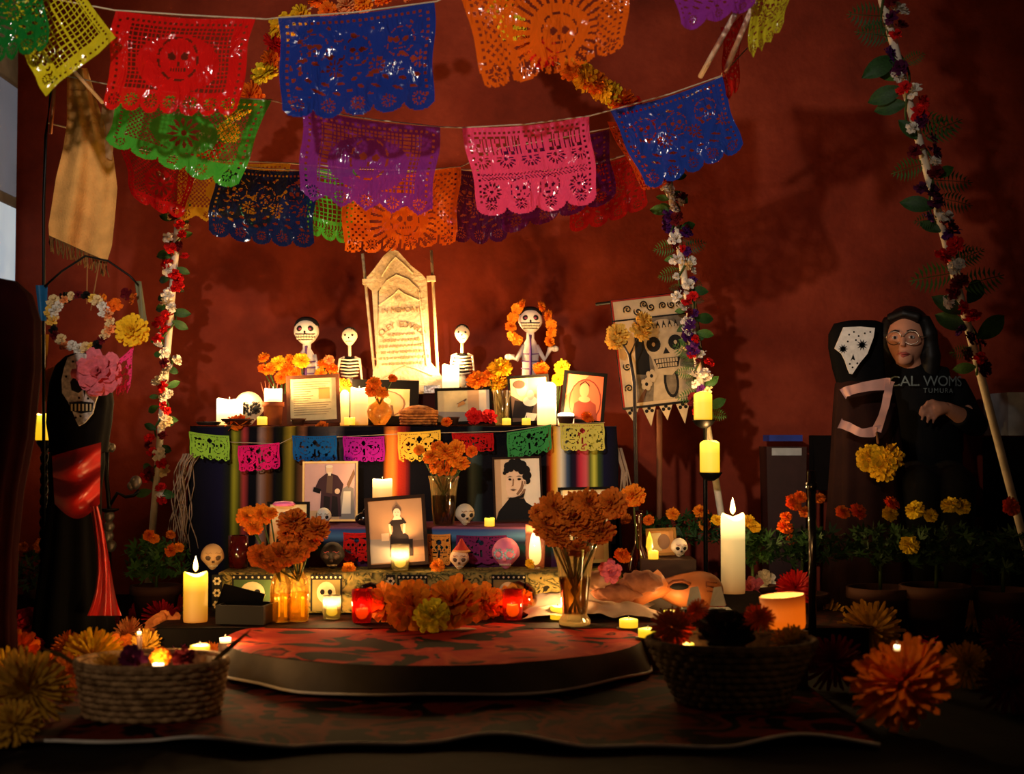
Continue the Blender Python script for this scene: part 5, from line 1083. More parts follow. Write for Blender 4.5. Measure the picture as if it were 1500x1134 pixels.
blade('long dry leaf sticking out of the left basket to the right', [(286, 992), (318, 965), (345, 942), (368, 922)], .008, 0, 3.2)
blade('long dry leaf lying over the left basket rim', [(62, 950), (90, 960), (116, 976), (140, 990)], .008, 0, 3.2)
LF = 'flowers heaped at front left'
for px, py, rp, kind, col, lb in (
    (38, 920, 34, 'peony', 'crimson', 'crimson flower at the far left edge of the heap'), (68, 930, 24, 'peony', 'red', 'rosy red flower beside the crimson one on the left'), (22, 955, 34, 'marigold', 'orange', 'orange flower below the crimson one at far left'),
    (135, 962, 44, 'mum', 'gold', 'gold chrysanthemum behind the left basket'), (98, 950, 26, 'mum', 'rust', 'rust flower left of the gold chrysanthemum'), (186, 928, 26, 'mum', 'peach', 'peach chrysanthemum in the middle of the left heap'), (240, 926, 34, 'peony', 'peach', 'large peach flower in the left heap'),
    (205, 898, 18, 'peony', 'red', 'bright red flower under the satin trail'), (238, 902, 28, 'mum', 'crimson', 'crimson spiky flower behind the peach one'), (278, 908, 26, 'mum', 'maroon', 'maroon spiky flower beside the yellow candle'), (110, 912, 28, 'mum', 'maroon', 'maroon spiky flower left of the satin trail'), (152, 912, 22, 'peony', 'maroon', 'dull maroon flower at the end of the satin trail'),
    (296, 926, 22, 'mum', 'rust', 'rust flower right of the large peach one'), (44, 1010, 62, 'mum', 'olive_gold', 'big dim yellow chrysanthemum at the lower left'), (8, 985, 44, 'mum', 'gold', 'dim gold flower cut by the left edge'), (66, 975, 18, 'paper', 'orange', 'small orange blossom on the big yellow chrysanthemum'), (20, 1060, 40, 'mum', 'olive_gold', 'lowest dim yellow flower at the left corner'), (330, 915, 18, 'marigold', 'maroon', 'small dark flower near the glass bottles'), (360, 908, 20, 'mum', 'rust', 'dim rust flower before the dark tray'), (75, 905, 26, 'peony', 'maroon', 'dark maroon flower behind the rosy red one'), (176, 948, 24, 'peony', 'rust', 'rust brown flower under the peach chrysanthemum'), (212, 948, 26, 'mum', 'olive_gold', 'olive flower right behind the left basket'), (262, 946, 24, 'peony', 'plum', 'plum flower between basket and yellow candle'), (12, 925, 26, 'mum', 'maroon', 'maroon flower cut by the left edge'), (100, 985, 30, 'mum', 'rust', 'rust flower leaning on the left basket side'), (310, 958, 20, 'mum', 'rust', 'rust petals right of the left basket'), (130, 930, 24, 'marigold', 'rust', 'rust marigold behind the gold chrysanthemum'), (255, 890, 20, 'mum', 'red', 'red spiky flower just left of the yellow candle')):
    onfloor('cut_flower', lb, px, py, rp, kind, col, LF)
for px, py, rp, kind, col, lb in ((192, 966, 22, 'peony', 'plum', 'dark plum flower inside the left basket'), (236, 962, 15, 'marigold', 'orange', 'small orange marigold inside the left basket'), (160, 974, 22, 'mum', 'olive_gold', 'dim yellow flower inside the left basket'), (268, 964, 18, 'peony', 'maroon', 'maroon flower at the right of the left basket')):
    flower('cut_flower', lb, px, py, rp, 3.22, kind, col, LF)
RF = 'flowers heaped at front right'
for px, py, rp, kind, col, lb in (
    (1320, 1000, 78, 'zinnia', 'amber', 'biggest dim orange paper flower at front right'), (1418, 975, 36, 'mum', 'olive_gold', 'gold flower right of the biggest orange one'), (1275, 925, 46, 'mum', 'olive_gold', 'olive gold chrysanthemum above the biggest orange one'), (1206, 908, 34, 'mum', 'olive_gold', 'gold chrysanthemum beside the orange votive'), (1282, 893, 20, 'peony', 'gold', 'glowing orange blossom behind the olive chrysanthemum'), (1345, 898, 15, 'marigold', 'deep_orange', 'small orange blossom before the terracotta pots'),
    (1228, 878, 28, 'mum', 'crimson', 'dim crimson flower behind the gold chrysanthemum'), (1428, 903, 28, 'mum', 'olive_gold', 'pale gold flower before the right pots'), (1362, 925, 22, 'rose', 'crimson', 'dim crimson rose at the right'), (1484, 1000, 50, 'mum', 'maroon', 'dark maroon flower cut by the right edge'), (1222, 970, 44, 'mum', 'maroon', 'dark maroon flower between bowl and biggest orange flower'), (1470, 935, 34, 'mum', 'maroon', 'maroon flower at right behind the gold one'),
    (888, 884, 16, 'marigold', 'orange', 'orange marigold at the foot of the fluted vase'), (925, 882, 16, 'marigold', 'orange', 'orange marigold left of the carved animal snout'), (950, 878, 17, 'marigold', 'orange', 'orange marigold under the carved animal snout')):
    onfloor('cut_flower', lb, px, py, rp, kind, col, RF, .1005 if px < 960 else 0.)
for px, py, rp, kind, col, lb in ((1062, 928, 46, 'peony', 'black', 'large blackish flower in the right bowl'), (985, 920, 32, 'mum', 'rust', 'rust petals at the left rim of the right bowl'), (1112, 905, 24, 'mum', 'deep_orange', 'orange flower left of the orange votive'), (1160, 945, 30, 'mum', 'olive_gold', 'yellow flower below the orange votive'), (1022, 893, 18, 'mum', 'deep_orange', 'orange flower before the folded papers')):
    flower('cut_flower', lb, px, py, rp, 3.42, kind, col, RF)
# dark tray with books left of the bottles
tr = T('dark_wooden_tray', 'dark tilted wooden tray left of the glass bottles', 'tray', S(362, 4.14, .1005), (0, 0, -.2)); MB().box((0, 0, .008), (.15, .12, .012)).build('tray_base', M('black_wood'), tr, False)
for dx, dy, sx, sy in ((-.072, 0, .008, .12), (.072, 0, .008, .12), (0, -.057, .15, .008), (0, .057, .15, .008)): MB().box((dx, dy, .035), (sx, sy, .045)).build('tray_side', M('black_wood'), tr, False)
tag(MB().box((0, 0, 0), (.13, .008, .085), 0, (-.5, .25, 0)).build('black_plaque', M('black_gloss'), None, False, S(352, 4.16, .16)), 'shiny black plaque leaning in the dark tray', 'plaque')
# ------------------------------------------------------------------ left: burlap scarf, hook, wreath
bl = M('burlap', (232, 168, 92), .9, .1, var=.22, scale=14, bump=.4, bscale=160)
sf = T('burlap_scarf', 'long tan burlap scarf with fringed end hanging at upper left', 'scarf', P(125, 240, 4.35)); o = P(125, 240, 4.35)
prof = [(98, 128, 100), (98, 140, 140), (98, 152, 180), (92, 166, 220), (82, 172, 260), (76, 168, 300), (71, 164, 330), (72, 157, 345)]
def scf(u, v):
    s = v*(len(prof)-1); i = min(int(s), len(prof)-2); f = s-i; a, b = prof[i], prof[i+1]
    xl, xr, y = a[0]+(b[0]-a[0])*f, a[1]+(b[1]-a[1])*f, a[2]+(b[2]-a[2])*f
    y += u*(38*max(0, v-.3)/.7)
    return P(xl+(xr-xl)*u, y, 4.35+.018*sin(u*7+v*4)+.012*sin(u*15))-o
MB().grid(24, 40, scf).build('scarf_cloth', bl, sf)
q = MB()
for i in range(46):
    u = i/45; a = scf(u, 1); q.tube([a, a+Vector((rnd.uniform(-.004, .006), 0, -.02)), a+Vector((rnd.uniform(-.008, .01), 0, -.045-rnd.uniform(0, .008)))], .0018, 4)
stuff(q.build('fringe', M('burlap_fringe', (120, 88, 44), .9), sf))
MB().grid(10, 14, lambda u, v: P(150+22*u-8*v, 150+75*v+10*u, 4.37+.01*sin(u*6))-o).build('scarf_fold', M('burlap_pale', (206, 160, 118), .9, .1), sf)
hk = T('shepherd_hook', 'thin black shepherd hook rod beside the burlap scarf', 'hook', S(64, 4.4, 0)); o = S(64, 4.4, 0)
MB().tube([(0, 0, 0), P(64, 300, 4.4)-o, P(67, 200, 4.4)-o, P(75, 130, 4.4)-o, P(84, 100, 4.4)-o], .0055, 8).build('rod', iron, hk)
MB().tube([P(74, 196, 4.39)-o, P(80, 130, 4.39)-o], .006, 8).build('rod_sleeve', M('copper_sleeve', (150, 84, 36), .4, .4, .3), hk)
wh = T('flower_wreath', 'small ring wreath of pale dried flowers hanging on strings below the scarf', 'wreath', P(120, 472, 4.3)); o = P(120, 472, 4.3); rr = m(41, 4.3)
MB().tube([(rr*cos(2*pi*k/32), 0, rr*.95*sin(2*pi*k/32)) for k in range(32)], .007, 8, closed=True).build('ring', M('dry_twig', (60, 44, 30), .8), wh)
wcol = ['cream', 'white', 'black', 'peach', 'cream', 'maroon', 'white', 'pale_gold']
for i in range(26):
    a = 2*pi*i/26; link(bmesh_of('rose', wcol[(i*3) % 8], i % 2), 'blossom', wh, (rr*cos(a)+rnd.uniform(-.006, .006), -.01, rr*.95*sin(a)+rnd.uniform(-.006, .006)), (R_(70), rnd.uniform(-.6, .6), 0), m(8, 4.3)*rnd.uniform(.8, 1.25))
for i, (px, py) in enumerate(((78, 440), (95, 436), (150, 438), (170, 445), (185, 430), (196, 437), (74, 455), (160, 450))): link(bmesh_of('rose', ['cream', 'black', 'orange', 'deep_orange', 'maroon', 'rust', 'pale_gold', 'deep_orange'][i], 0), 'blossom', wh, P(px, py, 4.3)-o, (R_(70), 0, i), m(10, 4.3))
for a, b in (((128, 378), (127, 445)), ((146, 382), (133, 455))): MB().tube([P(a[0], a[1], 4.3)-o, P(b[0], b[1], 4.3)-o], .0022, 5).build('hanging_string', M('jute', (150, 100, 56), .9), wh)
MB().tube([P(65, 420, 4.31)-o, P(90, 398, 4.31)-o, P(125, 375, 4.31)-o, P(158, 382, 4.31)-o, P(190, 404, 4.31)-o, P(203, 418, 4.31)-o], .0035, 6).build('wire_bow', iron, wh)
MB().grid(6, 10, lambda u, v: P(52+(18-8*v)*u+6*v, 418+52*v, 4.33+.01*sin(u*5))-o).build('blue_ribbon', M('blue_ribbon_satin', (40, 110, 160), .5), wh)
MB().grid(6, 10, lambda u, v: P(197+10*u+10*v, 412+70*v, 4.32+.008*sin(u*6+v*3))-o).build('grey_ribbon', M('grey_green_ribbon', (110, 108, 78), .6), wh)
flower('yellow_dahlia', 'big yellow dahlia beside the hanging wreath', 193, 484, 24, 4.26, 'marigold', 'gold', rot=(R_(82), 0, .2))
tag(MB().grid(8, 12, lambda u, v: P(62+24*u, 538+48*v+2*sin(u*5), 4.41+.004*sin(u*7))).build('orange_paper', M('orange_paper', (214, 130, 20), .8, .1), center=True), 'orange cut paper hanging behind the black hood', 'paper')
tag(MB().grid(8, 8, lambda u, v: P(60+12*u-4*v, 490+50*v, 4.408)).build('orange_ribbon', M('orange_paper'), center=True), 'narrow orange ribbon beside the dark red velvet form', 'ribbon')
banner('small hot pink cut paper beside the hooded skull mask', (236, 60, 120), [(168, 530), (196, 506), (190, 574), (170, 582)], 4.26, 'small', 3, 'zig', 0, 30, 40, 60, .3, name='small_papel_picado', group=None, mat=paper('paper_bright_pink', (236, 60, 120)))
# ------------------------------------------------------------------ hooded skull figure at left
def drape(name, prof, Y, o, mat, par, folds=9, amp=.1, flat_=.7, n=48):
    q = MB(); vs = []; N = len(prof)
    for i, (cx, hw, y) in enumerate(prof):
        c = P(cx, y, Y)-o
        for k_ in range(n):
            th = 2*pi*k_/n; f = 1+amp*(i/N)*sin(folds*th+1.3*sin(2*th)+i*.15); r = m(hw, Y)*f; vs.append((c.x+r*cos(th), r*flat_*sin(th), c.z))
    q.add(vs, [(i*n+k_, i*n+(k_+1) % n, (i+1)*n+(k_+1) % n, (i+1)*n+k_) for i in range(N-1) for k_ in range(n)]); q.add([vs[k_] for k_ in range(n)], [tuple(range(n))]); return q.build(name, mat, par)
blackc = M('black_satin', (10, 9, 10), .85, .1, bump=.2, bscale=20)
HY = 4.3
hf = T('hooded_figure', 'black hooded figure with white skull mask, pink peony and red sash', 'figure', S(115, HY, 0)); o = S(115, HY, 0)
drape('hood', [(118, 6, 516), (118, 22, 522), (118, 36, 536), (118, 44, 560), (118, 47, 590), (116, 46, 620), (116, 42, 645), (115, 41, 662)], HY, o, blackc, hf, 7, .05, .8)
drape('cloak', [(115, 20, 634), (114, 38, 650), (112, 40, 680), (110, 36, 720), (108, 38, 760), (108, 44, 820), (108, 52, 880), (108, 58, 944)], HY, o, blackc, hf, 10, .16, .7)
mk = [(100, 524), (116, 517), (136, 520), (152, 536), (154, 556), (146, 574), (140, 590), (136, 606), (124, 620), (116, 624), (112, 616), (106, 600), (100, 588), (92, 576), (91, 556), (95, 538)]
def plate(pts, Y, o, y0, y1): q = MB(); q.prism([((P(x, y, Y)-o).x, (P(x, y, Y)-o).z) for x, y in pts][::-1], y0, y1); return q
plate(mk, HY-.09, o, -.096, -.086).build('skull_mask', M('lace_white', (190, 184, 176), .8, .15, var=.45, scale=90), hf, False)
msk = [x for x in hf.children if x.name.startswith('skull_mask')][0]
def mm(pts, y, mat, name): MB().flat([((P(x, yy, HY-.09)-o).x, (P(x, yy, HY-.09)-o).z) for x, yy in pts][::-1], y, 0).build(name, mat, msk, False)
mm([(104, 560), (112, 548), (124, 552), (126, 568), (116, 576), (106, 572)], -.0972, M('print_black'), 'eye_marking'); mm([(132, 558), (142, 552), (148, 562), (142, 574), (134, 572)], -.0972, M('print_black'), 'eye_marking')
mm([(123, 572), (127, 572), (125, 583)], -.0972, M('print_black'), 'nose_marking'); mm([(102, 590), (120, 588), (138, 590), (136, 603), (120, 606), (106, 602)], -.0972, M('print_black'), 'mouth_marking')
for i in range(6): x = 105+i*5.5; mm([(x, 592), (x+2.6, 592), (x+2.6, 602), (x, 602)], -.0978, M('print_cream'), 'tooth')
for i, (x, y) in enumerate(((117, 583), (130, 584), (112, 612), (119, 610), (108, 530), (98, 552))): mm(circ(x, y, 1.8, 1.8, 8)[::-1], -.0975, M('print_black'), 'dot_marking')
flower('pink_peony', 'large pink fabric peony pinned on the hooded skull mask', 143, 547, 36, HY-.16, 'peony', 'pink', rot=(R_(82), 0, .1))
satin = M('red_satin', (196, 28, 18), .32, .5, var=.15, sheen=.2)
def sash(u, v):
    xl = 76+4*v; xr = 148-2*v; y = 668+70*v+22*sin(pi*u)*v-20*u*(1-v)
    p = P(xl+(xr-xl)*u, y, HY-.11-.05*sin(pi*u)+.012*sin(v*14+u*3)); return p-o
MB().grid(24, 24, sash).build('red_sash', satin, hf)
def trail(u, v):
    w_ = 8+10*v+18*v**5; cx = 138+14*v+6*sin(v*3); return P(cx+(u-.5)*2*w_*.7, 742+160*v, HY-.14+.016*sin(u*14+v*4))-o
MB().grid(16, 24, trail).build('sash_trail', satin, hf)
# dark velvet form
vf = T('velvet_draped_form', 'dark red velvet draped form at the left edge', 'drape', S(-10, 3.7, 0)); o = S(-10, 3.7, 0)
drape('velvet_drape', [(-12, 4, 406), (-10, 34, 412), (-8, 54, 432), (-6, 64, 470), (-8, 66, 540), (-14, 62, 640), (-24, 56, 720), (-30, 54, 800), (-34, 54, 900), (-34, 56, 992)], 3.7, o, M('dark_red_velvet', (40, 7, 7), .9, .05), vf, 12, .1, .8)
# candle stands at left
def twist(label, px, Y, ytop, r_=7, skulls=False):
    t = T('twisted_candle_stand', label, 'candle stand', S(px, Y, 0)); o = S(px, Y, 0); zt = (P(px, ytop, Y)-o).z
    for s in (0, pi): MB().tube([(m(r_, Y)*.5*cos(k_*.6+s), m(r_, Y)*.5*sin(k_*.6+s), .03+(zt-.05)*k_/90) for k_ in range(91)], m(r_, Y)*.5, 6).build('twisted_shaft', iron, t)
    MB().lathe([(m(r_*.7, Y), zt-.03), (m(r_*1.7, Y), zt-.01), (m(r_*1.7, Y), zt), (0, zt)], 16).build('candle_cup', iron, t); MB().lathe([(m(r_*4, Y), 0), (m(r_*3.6, Y), .015), (m(r_, Y), .035)], 18).build('foot', iron, t)
    return t
twist('black twisted candle stand behind the hooded figure at left', 62, 4.45, 645); candle('yellow glowing candle half hidden behind the black hood', 62, 20, 38, 4.45, (P(62, 645, 4.45)).z, 'yellow', .12)
cs2 = T('skull_candelabrum', 'iron candelabrum decorated with grey skulls left of the flowered pole', 'candelabrum', S(160, 4.75, 0)); o = S(160, 4.75, 0)
silver = M('aged_silver', (120, 112, 104), .4, .4, .6)
MB().tube([(0, 0, 0), P(160, 740, 4.75)-o, P(156, 700, 4.75)-o, P(157, 660, 4.75)-o], .008, 8).build('stem', iron, cs2); MB().lathe([(.08, 0), (.07, .014), (.012, .03)], 16).build('foot', iron, cs2)
MB().tube([P(160, 742, 4.75)-o, P(172, 722, 4.75)-o, P(184, 728, 4.75)-o, P(196, 726, 4.75)-o, P(204, 718, 4.75)-o], .006, 8).build('arm', iron, cs2)
MB().lathe([(.012, -.015), (.032, -.006), (.034, 0), (0, 0)], 14).build('candle_cup', iron, cs2, loc=P(160, 745, 4.75)-o)
for px, py, s in ((158, 655, 7), (164, 656, 6), (199, 707, 9), (192, 712, 6), (160, 757, 8), (160, 772, 8), (158, 786, 9), (163, 800, 8)): MB().ell(P(px, py, 4.74)-o, (m(s, 4.75), m(s, 4.75), m(s*1.15, 4.75)), 12, 10, 0, lambda d: (d[0]*(1-.3*max(0, -d[2])), d[1]+(.3 if d[1] < -.5 and abs(abs(d[0])-.4) < .2 and abs(d[2]) < .2 else 0), d[2])).build('small_skull', silver, cs2)
sk2 = T('iron_stake', 'slim black iron candle stake among the orange flowers at right', 'stake', S(1190, 4.0, 0)); o = S(1190, 4.0, 0); bgl = M('black_gloss')
MB().tube([(0, 0, 0), P(1190, 780, 4.0)-o, P(1189, 712, 4.0)-o], .0115, 10).build('shaft', bgl, sk2); MB().lathe([(.01, -.02), (.017, -.012), (.018, 0), (.013, .004), (.012, .036), (.0, .038)], 14).build('holder', bgl, sk2, loc=P(1189, 708, 4.0)-o); MB().lathe([(.06, 0), (.055, .01), (.012, .02)], 16).build('foot', bgl, sk2)
# ------------------------------------------------------------------ potted marigolds
def foliage(rx, rz, n, seed, L=.03):
    r = random.Random(seed); q = MB()
    for _ in range(n):
        a, b, c = r.uniform(0, 6.28), r.uniform(0, 1)**.5, r.uniform(-1, 1); p = Vector((rx*b*cos(a), rx*.7*b*sin(a), rz*c*(1-.4*b)))
        d = Vector((r.uniform(-1, 1), r.uniform(-1, 1), r.uniform(-.4, 1))).normalized(); t = d.cross(Vector((r.uniform(-1, 1), r.uniform(-1, 1), r.uniform(-1, 1)))).normalized(); l = L*r.uniform(.6, 1.4)
        for s in range(-1, 2):
            dd = (d+t*s*.7).normalized(); tt = dd.cross(d.cross(t)).normalized(); q.add([p, p+dd*l*.5+tt*l*.13, p+dd*l, p+dd*l*.5-tt*l*.13], [(0, 1, 2, 3)])
    return q
def plant(label, px, Y, pw, ph, fw, fy0, fy1, blooms, seed, n=260, dark=True, potm=None):
    t = T('potted_marigold', label, 'potted plant', S(px, Y, 0)); o = S(px, Y, 0); r, h = m(pw, Y)/2, m(ph, Y)
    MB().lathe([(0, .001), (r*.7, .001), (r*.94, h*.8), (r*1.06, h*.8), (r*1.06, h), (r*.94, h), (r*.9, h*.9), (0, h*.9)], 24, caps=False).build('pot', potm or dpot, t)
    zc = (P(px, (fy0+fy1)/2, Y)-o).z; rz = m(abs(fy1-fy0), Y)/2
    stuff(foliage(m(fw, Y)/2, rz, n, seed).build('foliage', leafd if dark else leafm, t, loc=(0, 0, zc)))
    MB().tube([(0, 0, h*.85), (.004, 0, zc)], .006, 6).build('stem', stemm, t)
    for i, (bx, by, br_, col) in enumerate(blooms): link(bmesh_of('marigold', col, i % 2), 'blossom', t, P(bx, by, Y-m(fw, Y)*.2)-o, face_cam(), m(br_, Y))
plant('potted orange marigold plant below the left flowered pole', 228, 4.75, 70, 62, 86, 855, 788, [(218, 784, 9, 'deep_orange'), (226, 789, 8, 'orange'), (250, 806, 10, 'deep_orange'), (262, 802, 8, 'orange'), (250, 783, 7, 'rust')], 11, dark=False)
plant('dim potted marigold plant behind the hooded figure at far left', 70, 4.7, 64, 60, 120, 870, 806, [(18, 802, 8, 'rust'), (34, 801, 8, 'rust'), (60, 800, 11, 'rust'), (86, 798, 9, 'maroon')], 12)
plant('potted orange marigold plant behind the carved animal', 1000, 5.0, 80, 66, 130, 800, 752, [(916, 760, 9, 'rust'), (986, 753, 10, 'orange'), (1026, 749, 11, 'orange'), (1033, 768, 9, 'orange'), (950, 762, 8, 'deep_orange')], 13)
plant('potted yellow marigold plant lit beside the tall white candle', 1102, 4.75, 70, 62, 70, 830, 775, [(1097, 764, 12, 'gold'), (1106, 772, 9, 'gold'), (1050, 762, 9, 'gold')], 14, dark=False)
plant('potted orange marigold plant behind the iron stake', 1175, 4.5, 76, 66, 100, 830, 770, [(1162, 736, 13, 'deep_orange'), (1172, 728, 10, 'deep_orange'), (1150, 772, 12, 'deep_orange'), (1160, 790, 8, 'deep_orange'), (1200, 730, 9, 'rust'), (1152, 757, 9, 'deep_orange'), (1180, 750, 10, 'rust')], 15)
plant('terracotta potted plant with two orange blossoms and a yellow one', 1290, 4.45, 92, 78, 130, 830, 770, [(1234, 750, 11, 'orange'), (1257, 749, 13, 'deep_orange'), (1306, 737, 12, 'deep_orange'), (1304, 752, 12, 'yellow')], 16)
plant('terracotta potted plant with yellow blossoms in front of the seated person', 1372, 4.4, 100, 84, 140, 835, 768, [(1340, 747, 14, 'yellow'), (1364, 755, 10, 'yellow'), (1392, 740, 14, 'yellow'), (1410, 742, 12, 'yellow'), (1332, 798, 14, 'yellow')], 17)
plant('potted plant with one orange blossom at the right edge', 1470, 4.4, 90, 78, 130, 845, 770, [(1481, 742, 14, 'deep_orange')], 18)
# ------------------------------------------------------------------ hooded figure at right
RY = 5.05
rf = T('hooded_figure', 'black hooded figure with white skull patch tied with pink ribbons', 'figure', S(1268, RY, 0)); o = S(1268, RY, 0)
brownc = M('dark_brown_cloth', (40, 18, 14), .85, .15, bump=.2, bscale=20)
drape('hood', [(1262, 22, 470), (1258, 36, 474), (1254, 40, 490), (1254, 40, 510), (1258, 38, 540), (1262, 36, 560), (1264, 40, 575)], RY, o, blackc, rf, 7, .05, .6)
drape('robe', [(1264, 20, 548), (1266, 42, 562), (1268, 46, 600), (1270, 50, 660), (1272, 56, 740), (1274, 62, 820), (1274, 66, 898)], RY, o, brownc, rf, 11, .14, .6)
Yp = RY-.12
def rp_(pts): return [((P(x, y, Yp)-o).x, (P(x, y, Yp)-o).z) for x, y in pts][::-1]
q = MB(); q.prism(rp_([(1237, 479), (1262, 478), (1283, 480), (1281, 494), (1272, 518), (1262, 530), (1255, 540), (1250, 548), (1246, 547), (1243, 540), (1239, 528), (1234, 518), (1224, 510)]), -.108, -.1); q.build('skull_patch', M('skull_patch_white', (240, 234, 226), .8, .1, var=.12, scale=60), rf, False)
spt = [x for x in rf.children if x.name.startswith('skull_patch')][0]; pbk = M('print_black')
for cx, cy, rr_ in ((1236, 511, 5), (1264, 505, 6)):
    q = MB(); q.flat(rp_(circ(cx, cy, rr_*.6, rr_*.6, 10)[::-1]), -.1085)
    for k_ in range(10): a = k_*pi/5; q.flat(rp_([(cx+rr_*1.5*cos(a), cy+rr_*1.5*sin(a)), (cx+2*cos(a+1.5), cy+2*sin(a+1.5)), (cx+2*cos(a-1.5), cy+2*sin(a-1.5))]), -.1088)
    q.build('eye_marking', pbk, spt, False)
MB().flat(rp_([(1251, 518), (1254, 528), (1250, 526), (1247, 529)]), -.1085).build('nose_marking', pbk, spt, False)
for x, y in ((1245, 490), (1252, 486), (1259, 492), (1268, 488), (1250, 538), (1246, 533), (1257, 532), (1276, 486), (1243, 500), (1255, 498)): MB().flat(rp_(circ(x, y, 1.5, 1.5, 6)[::-1]), -.1085).build('dot_marking', pbk, spt, False)
rib = M('pale_pink_ribbon', (222, 170, 160), .45, .4, var=.1)
def ribbon(pts, wd, par, name='ribbon'):
    p0 = [P(x, y, Yr)-o for x, y, Yr in pts]; vs = []; p3 = []
    for i in range(len(p0)-1):
        a, b, c, d = p0[max(i-1, 0)], p0[i], p0[i+1], p0[min(i+2, len(p0)-1)]
        for k_ in range(6):
            t_ = k_/6; p3.append(.5*((2*b)+(c-a)*t_+(2*a-5*b+4*c-d)*t_**2+(3*b-a-3*c+d)*t_**3)+Vector((0, .006*sin(i*2+t_*4), 0)))
    p3.append(p0[-1])
    for i, p in enumerate(p3):
        tdir = (p3[min(i+1, len(p3)-1)]-p3[max(i-1, 0)]); nrm = Vector((-tdir.z, .006*sin(i*.6), tdir.x)).normalized()*wd*(1-.25*sin(pi*i/(len(p3)-1))); vs += [p+nrm, p-nrm]
    MB().add(vs, [(2*i, 2*i+1, 2*i+3, 2*i+2) for i in range(len(p3)-1)]).build(name, rib, par)
ribbon([(1234, 577, 4.86), (1245, 572, 4.84), (1270, 566, 4.84), (1304, 562, 4.84)], .023, rf)
ribbon([(1304, 558, 4.84), (1300, 580, 4.83), (1293, 605, 4.83), (1284, 632, 4.83)], .018, rf)
ribbon([(1230, 620, 4.86), (1245, 626, 4.84), (1262, 634, 4.83), (1284, 632, 4.83)], .02, rf)
t = T('hanging_pompom', 'yellow paper pompom hanging from the pink ribbons', 'pompom', P(1290, 676, 4.8))
for i, (dx, dz_) in enumerate(((-.035, .01), (.035, .015), (0, -.02), (.0, .0))): link(bmesh_of('paper', 'gold', i % 2), 'tissue_puff', t, (dx, -.01*i, dz_), (R_(70), i, i), .05)
MB().tube([P(1284, 634, 4.83)-P(1290, 676, 4.8), P(1286, 650, 4.81)-P(1290, 676, 4.8)], .004, 6).build('cord', M('jute'), t)
# ------------------------------------------------------------------ chairs and boxes behind
def chair(label, px, Y, rz=0., sc_=1., mat=M('chair_black', (16, 11, 10), .9, .08)):
    t = T('folding_chair', label, 'chair', S(px, Y, 0), (0, 0, rz)); 
    MB().box((0, 0, .37), (.44, .42, .03)).build('seat', mat, t, False); MB().grid(8, 6, lambda u, v: ((u-.5)*.44, .22+.03*cos((u-.5)*3), .60+v*.3)).build('backrest', mat, t)
    for sx in (-1, 1):
        MB().tube([(sx*.2, .2, 0), (sx*.2, .2, .38), (sx*.2, .24, .9)], .013, 8).build('leg', mat, t); MB().tube([(sx*.2, -.19, 0), (sx*.2, -.19, .36)], .013, 8).build('leg', mat, t)
    return t
chair('dark chair the seated person sits on', 1360, 5.42, 0)
chair('empty dark chair at the left of the right hooded figure', 1222, 5.36, -.5).scale = (.62, .62, .74)
bn = T('storage_tub', 'storage tub with blue lid standing against the wall', 'tub', S(1148, 5.6, 0)); MB().lathe([(.0, 0), (.1, 0), (.115, .62), (.0, .62)], 4).build('tub_body', M('brown_plastic', (60, 34, 28), .5), bn, False, rot=(0, 0, pi/4)); MB().box((0, 0, .655), (.135, .135, .025)).build('tub_lid', M('blue_lid', (40, 60, 150), .5), bn, False); MB().box((0, -.083, .60), (.12, .004, .03)).build('tub_label', M('grey_white_paper'), bn, False)
wb = T('white_cooler', 'white box standing at the right edge behind the leaning pole', 'box', S(1492, 5.5, 0)); MB().box((0, 0, .33), (.17, .3, .66)).build('cooler_stand', M('black_cloth'), wb, False); MB().box((0, 0, .75), (.165, .28, .17)).build('cooler_body', M('cool_white_plastic', (200, 206, 210), .5), wb, False)
# ------------------------------------------------------------------ seated person
PY = 5.4; K = PY/FPX
pr = T('person', 'seated person in black lettered shirt and round glasses, looking left', 'person', S(1360, PY, 0)); o = S(1360, PY, 0)
def pp(x, y, dy=0.): return P(x, y, PY+dy)-o
skin = M('skin', (206, 142, 112), .55, .3, var=.06)
def remesh(ob, vox, sm_=6):
    a = ob.modifiers.new('r', 'REMESH'); a.mode = 'VOXEL'; a.voxel_size = vox; a.use_smooth_shade = True
    b = ob.modifiers.new('s', 'SMOOTH'); b.iterations = sm_; b.factor = .5
    return ob
hd = pp(1328, 498); yaw = Matrix.Rotation(-.42, 3, 'Z')
def hp(x, y, z): return hd+yaw @ Vector((x, y, z))
q = MB()
def hf_(d):
    x, y, z = d
    if z < -.1: s = 1-.34*(-z-.1); x *= s; y *= (1-.12*(-z-.1))
    return tuple(yaw @ Vector((x*.076, y*.095, z*.118)))
q.ell(hd, (1, 1, 1), 32, 24, 0, hf_)
q.ell(hp(0, -.075, -.075), (.036, .026, .03), 14, 10)            # chin
q.tube([hp(0, -.094, .012), hp(0, -.108, -.02), hp(0, -.112, -.032)], [.009, .012, .014], 10)
for s in (-1, 1): q.ell(hp(s*.078, .0, -.008), (.01, .018, .03), 10, 8)
q.tube([hp(0, .01, -.06), pp(1336, 545, .02), pp(1340, 562, .03)], [.05, .048, .06], 14)
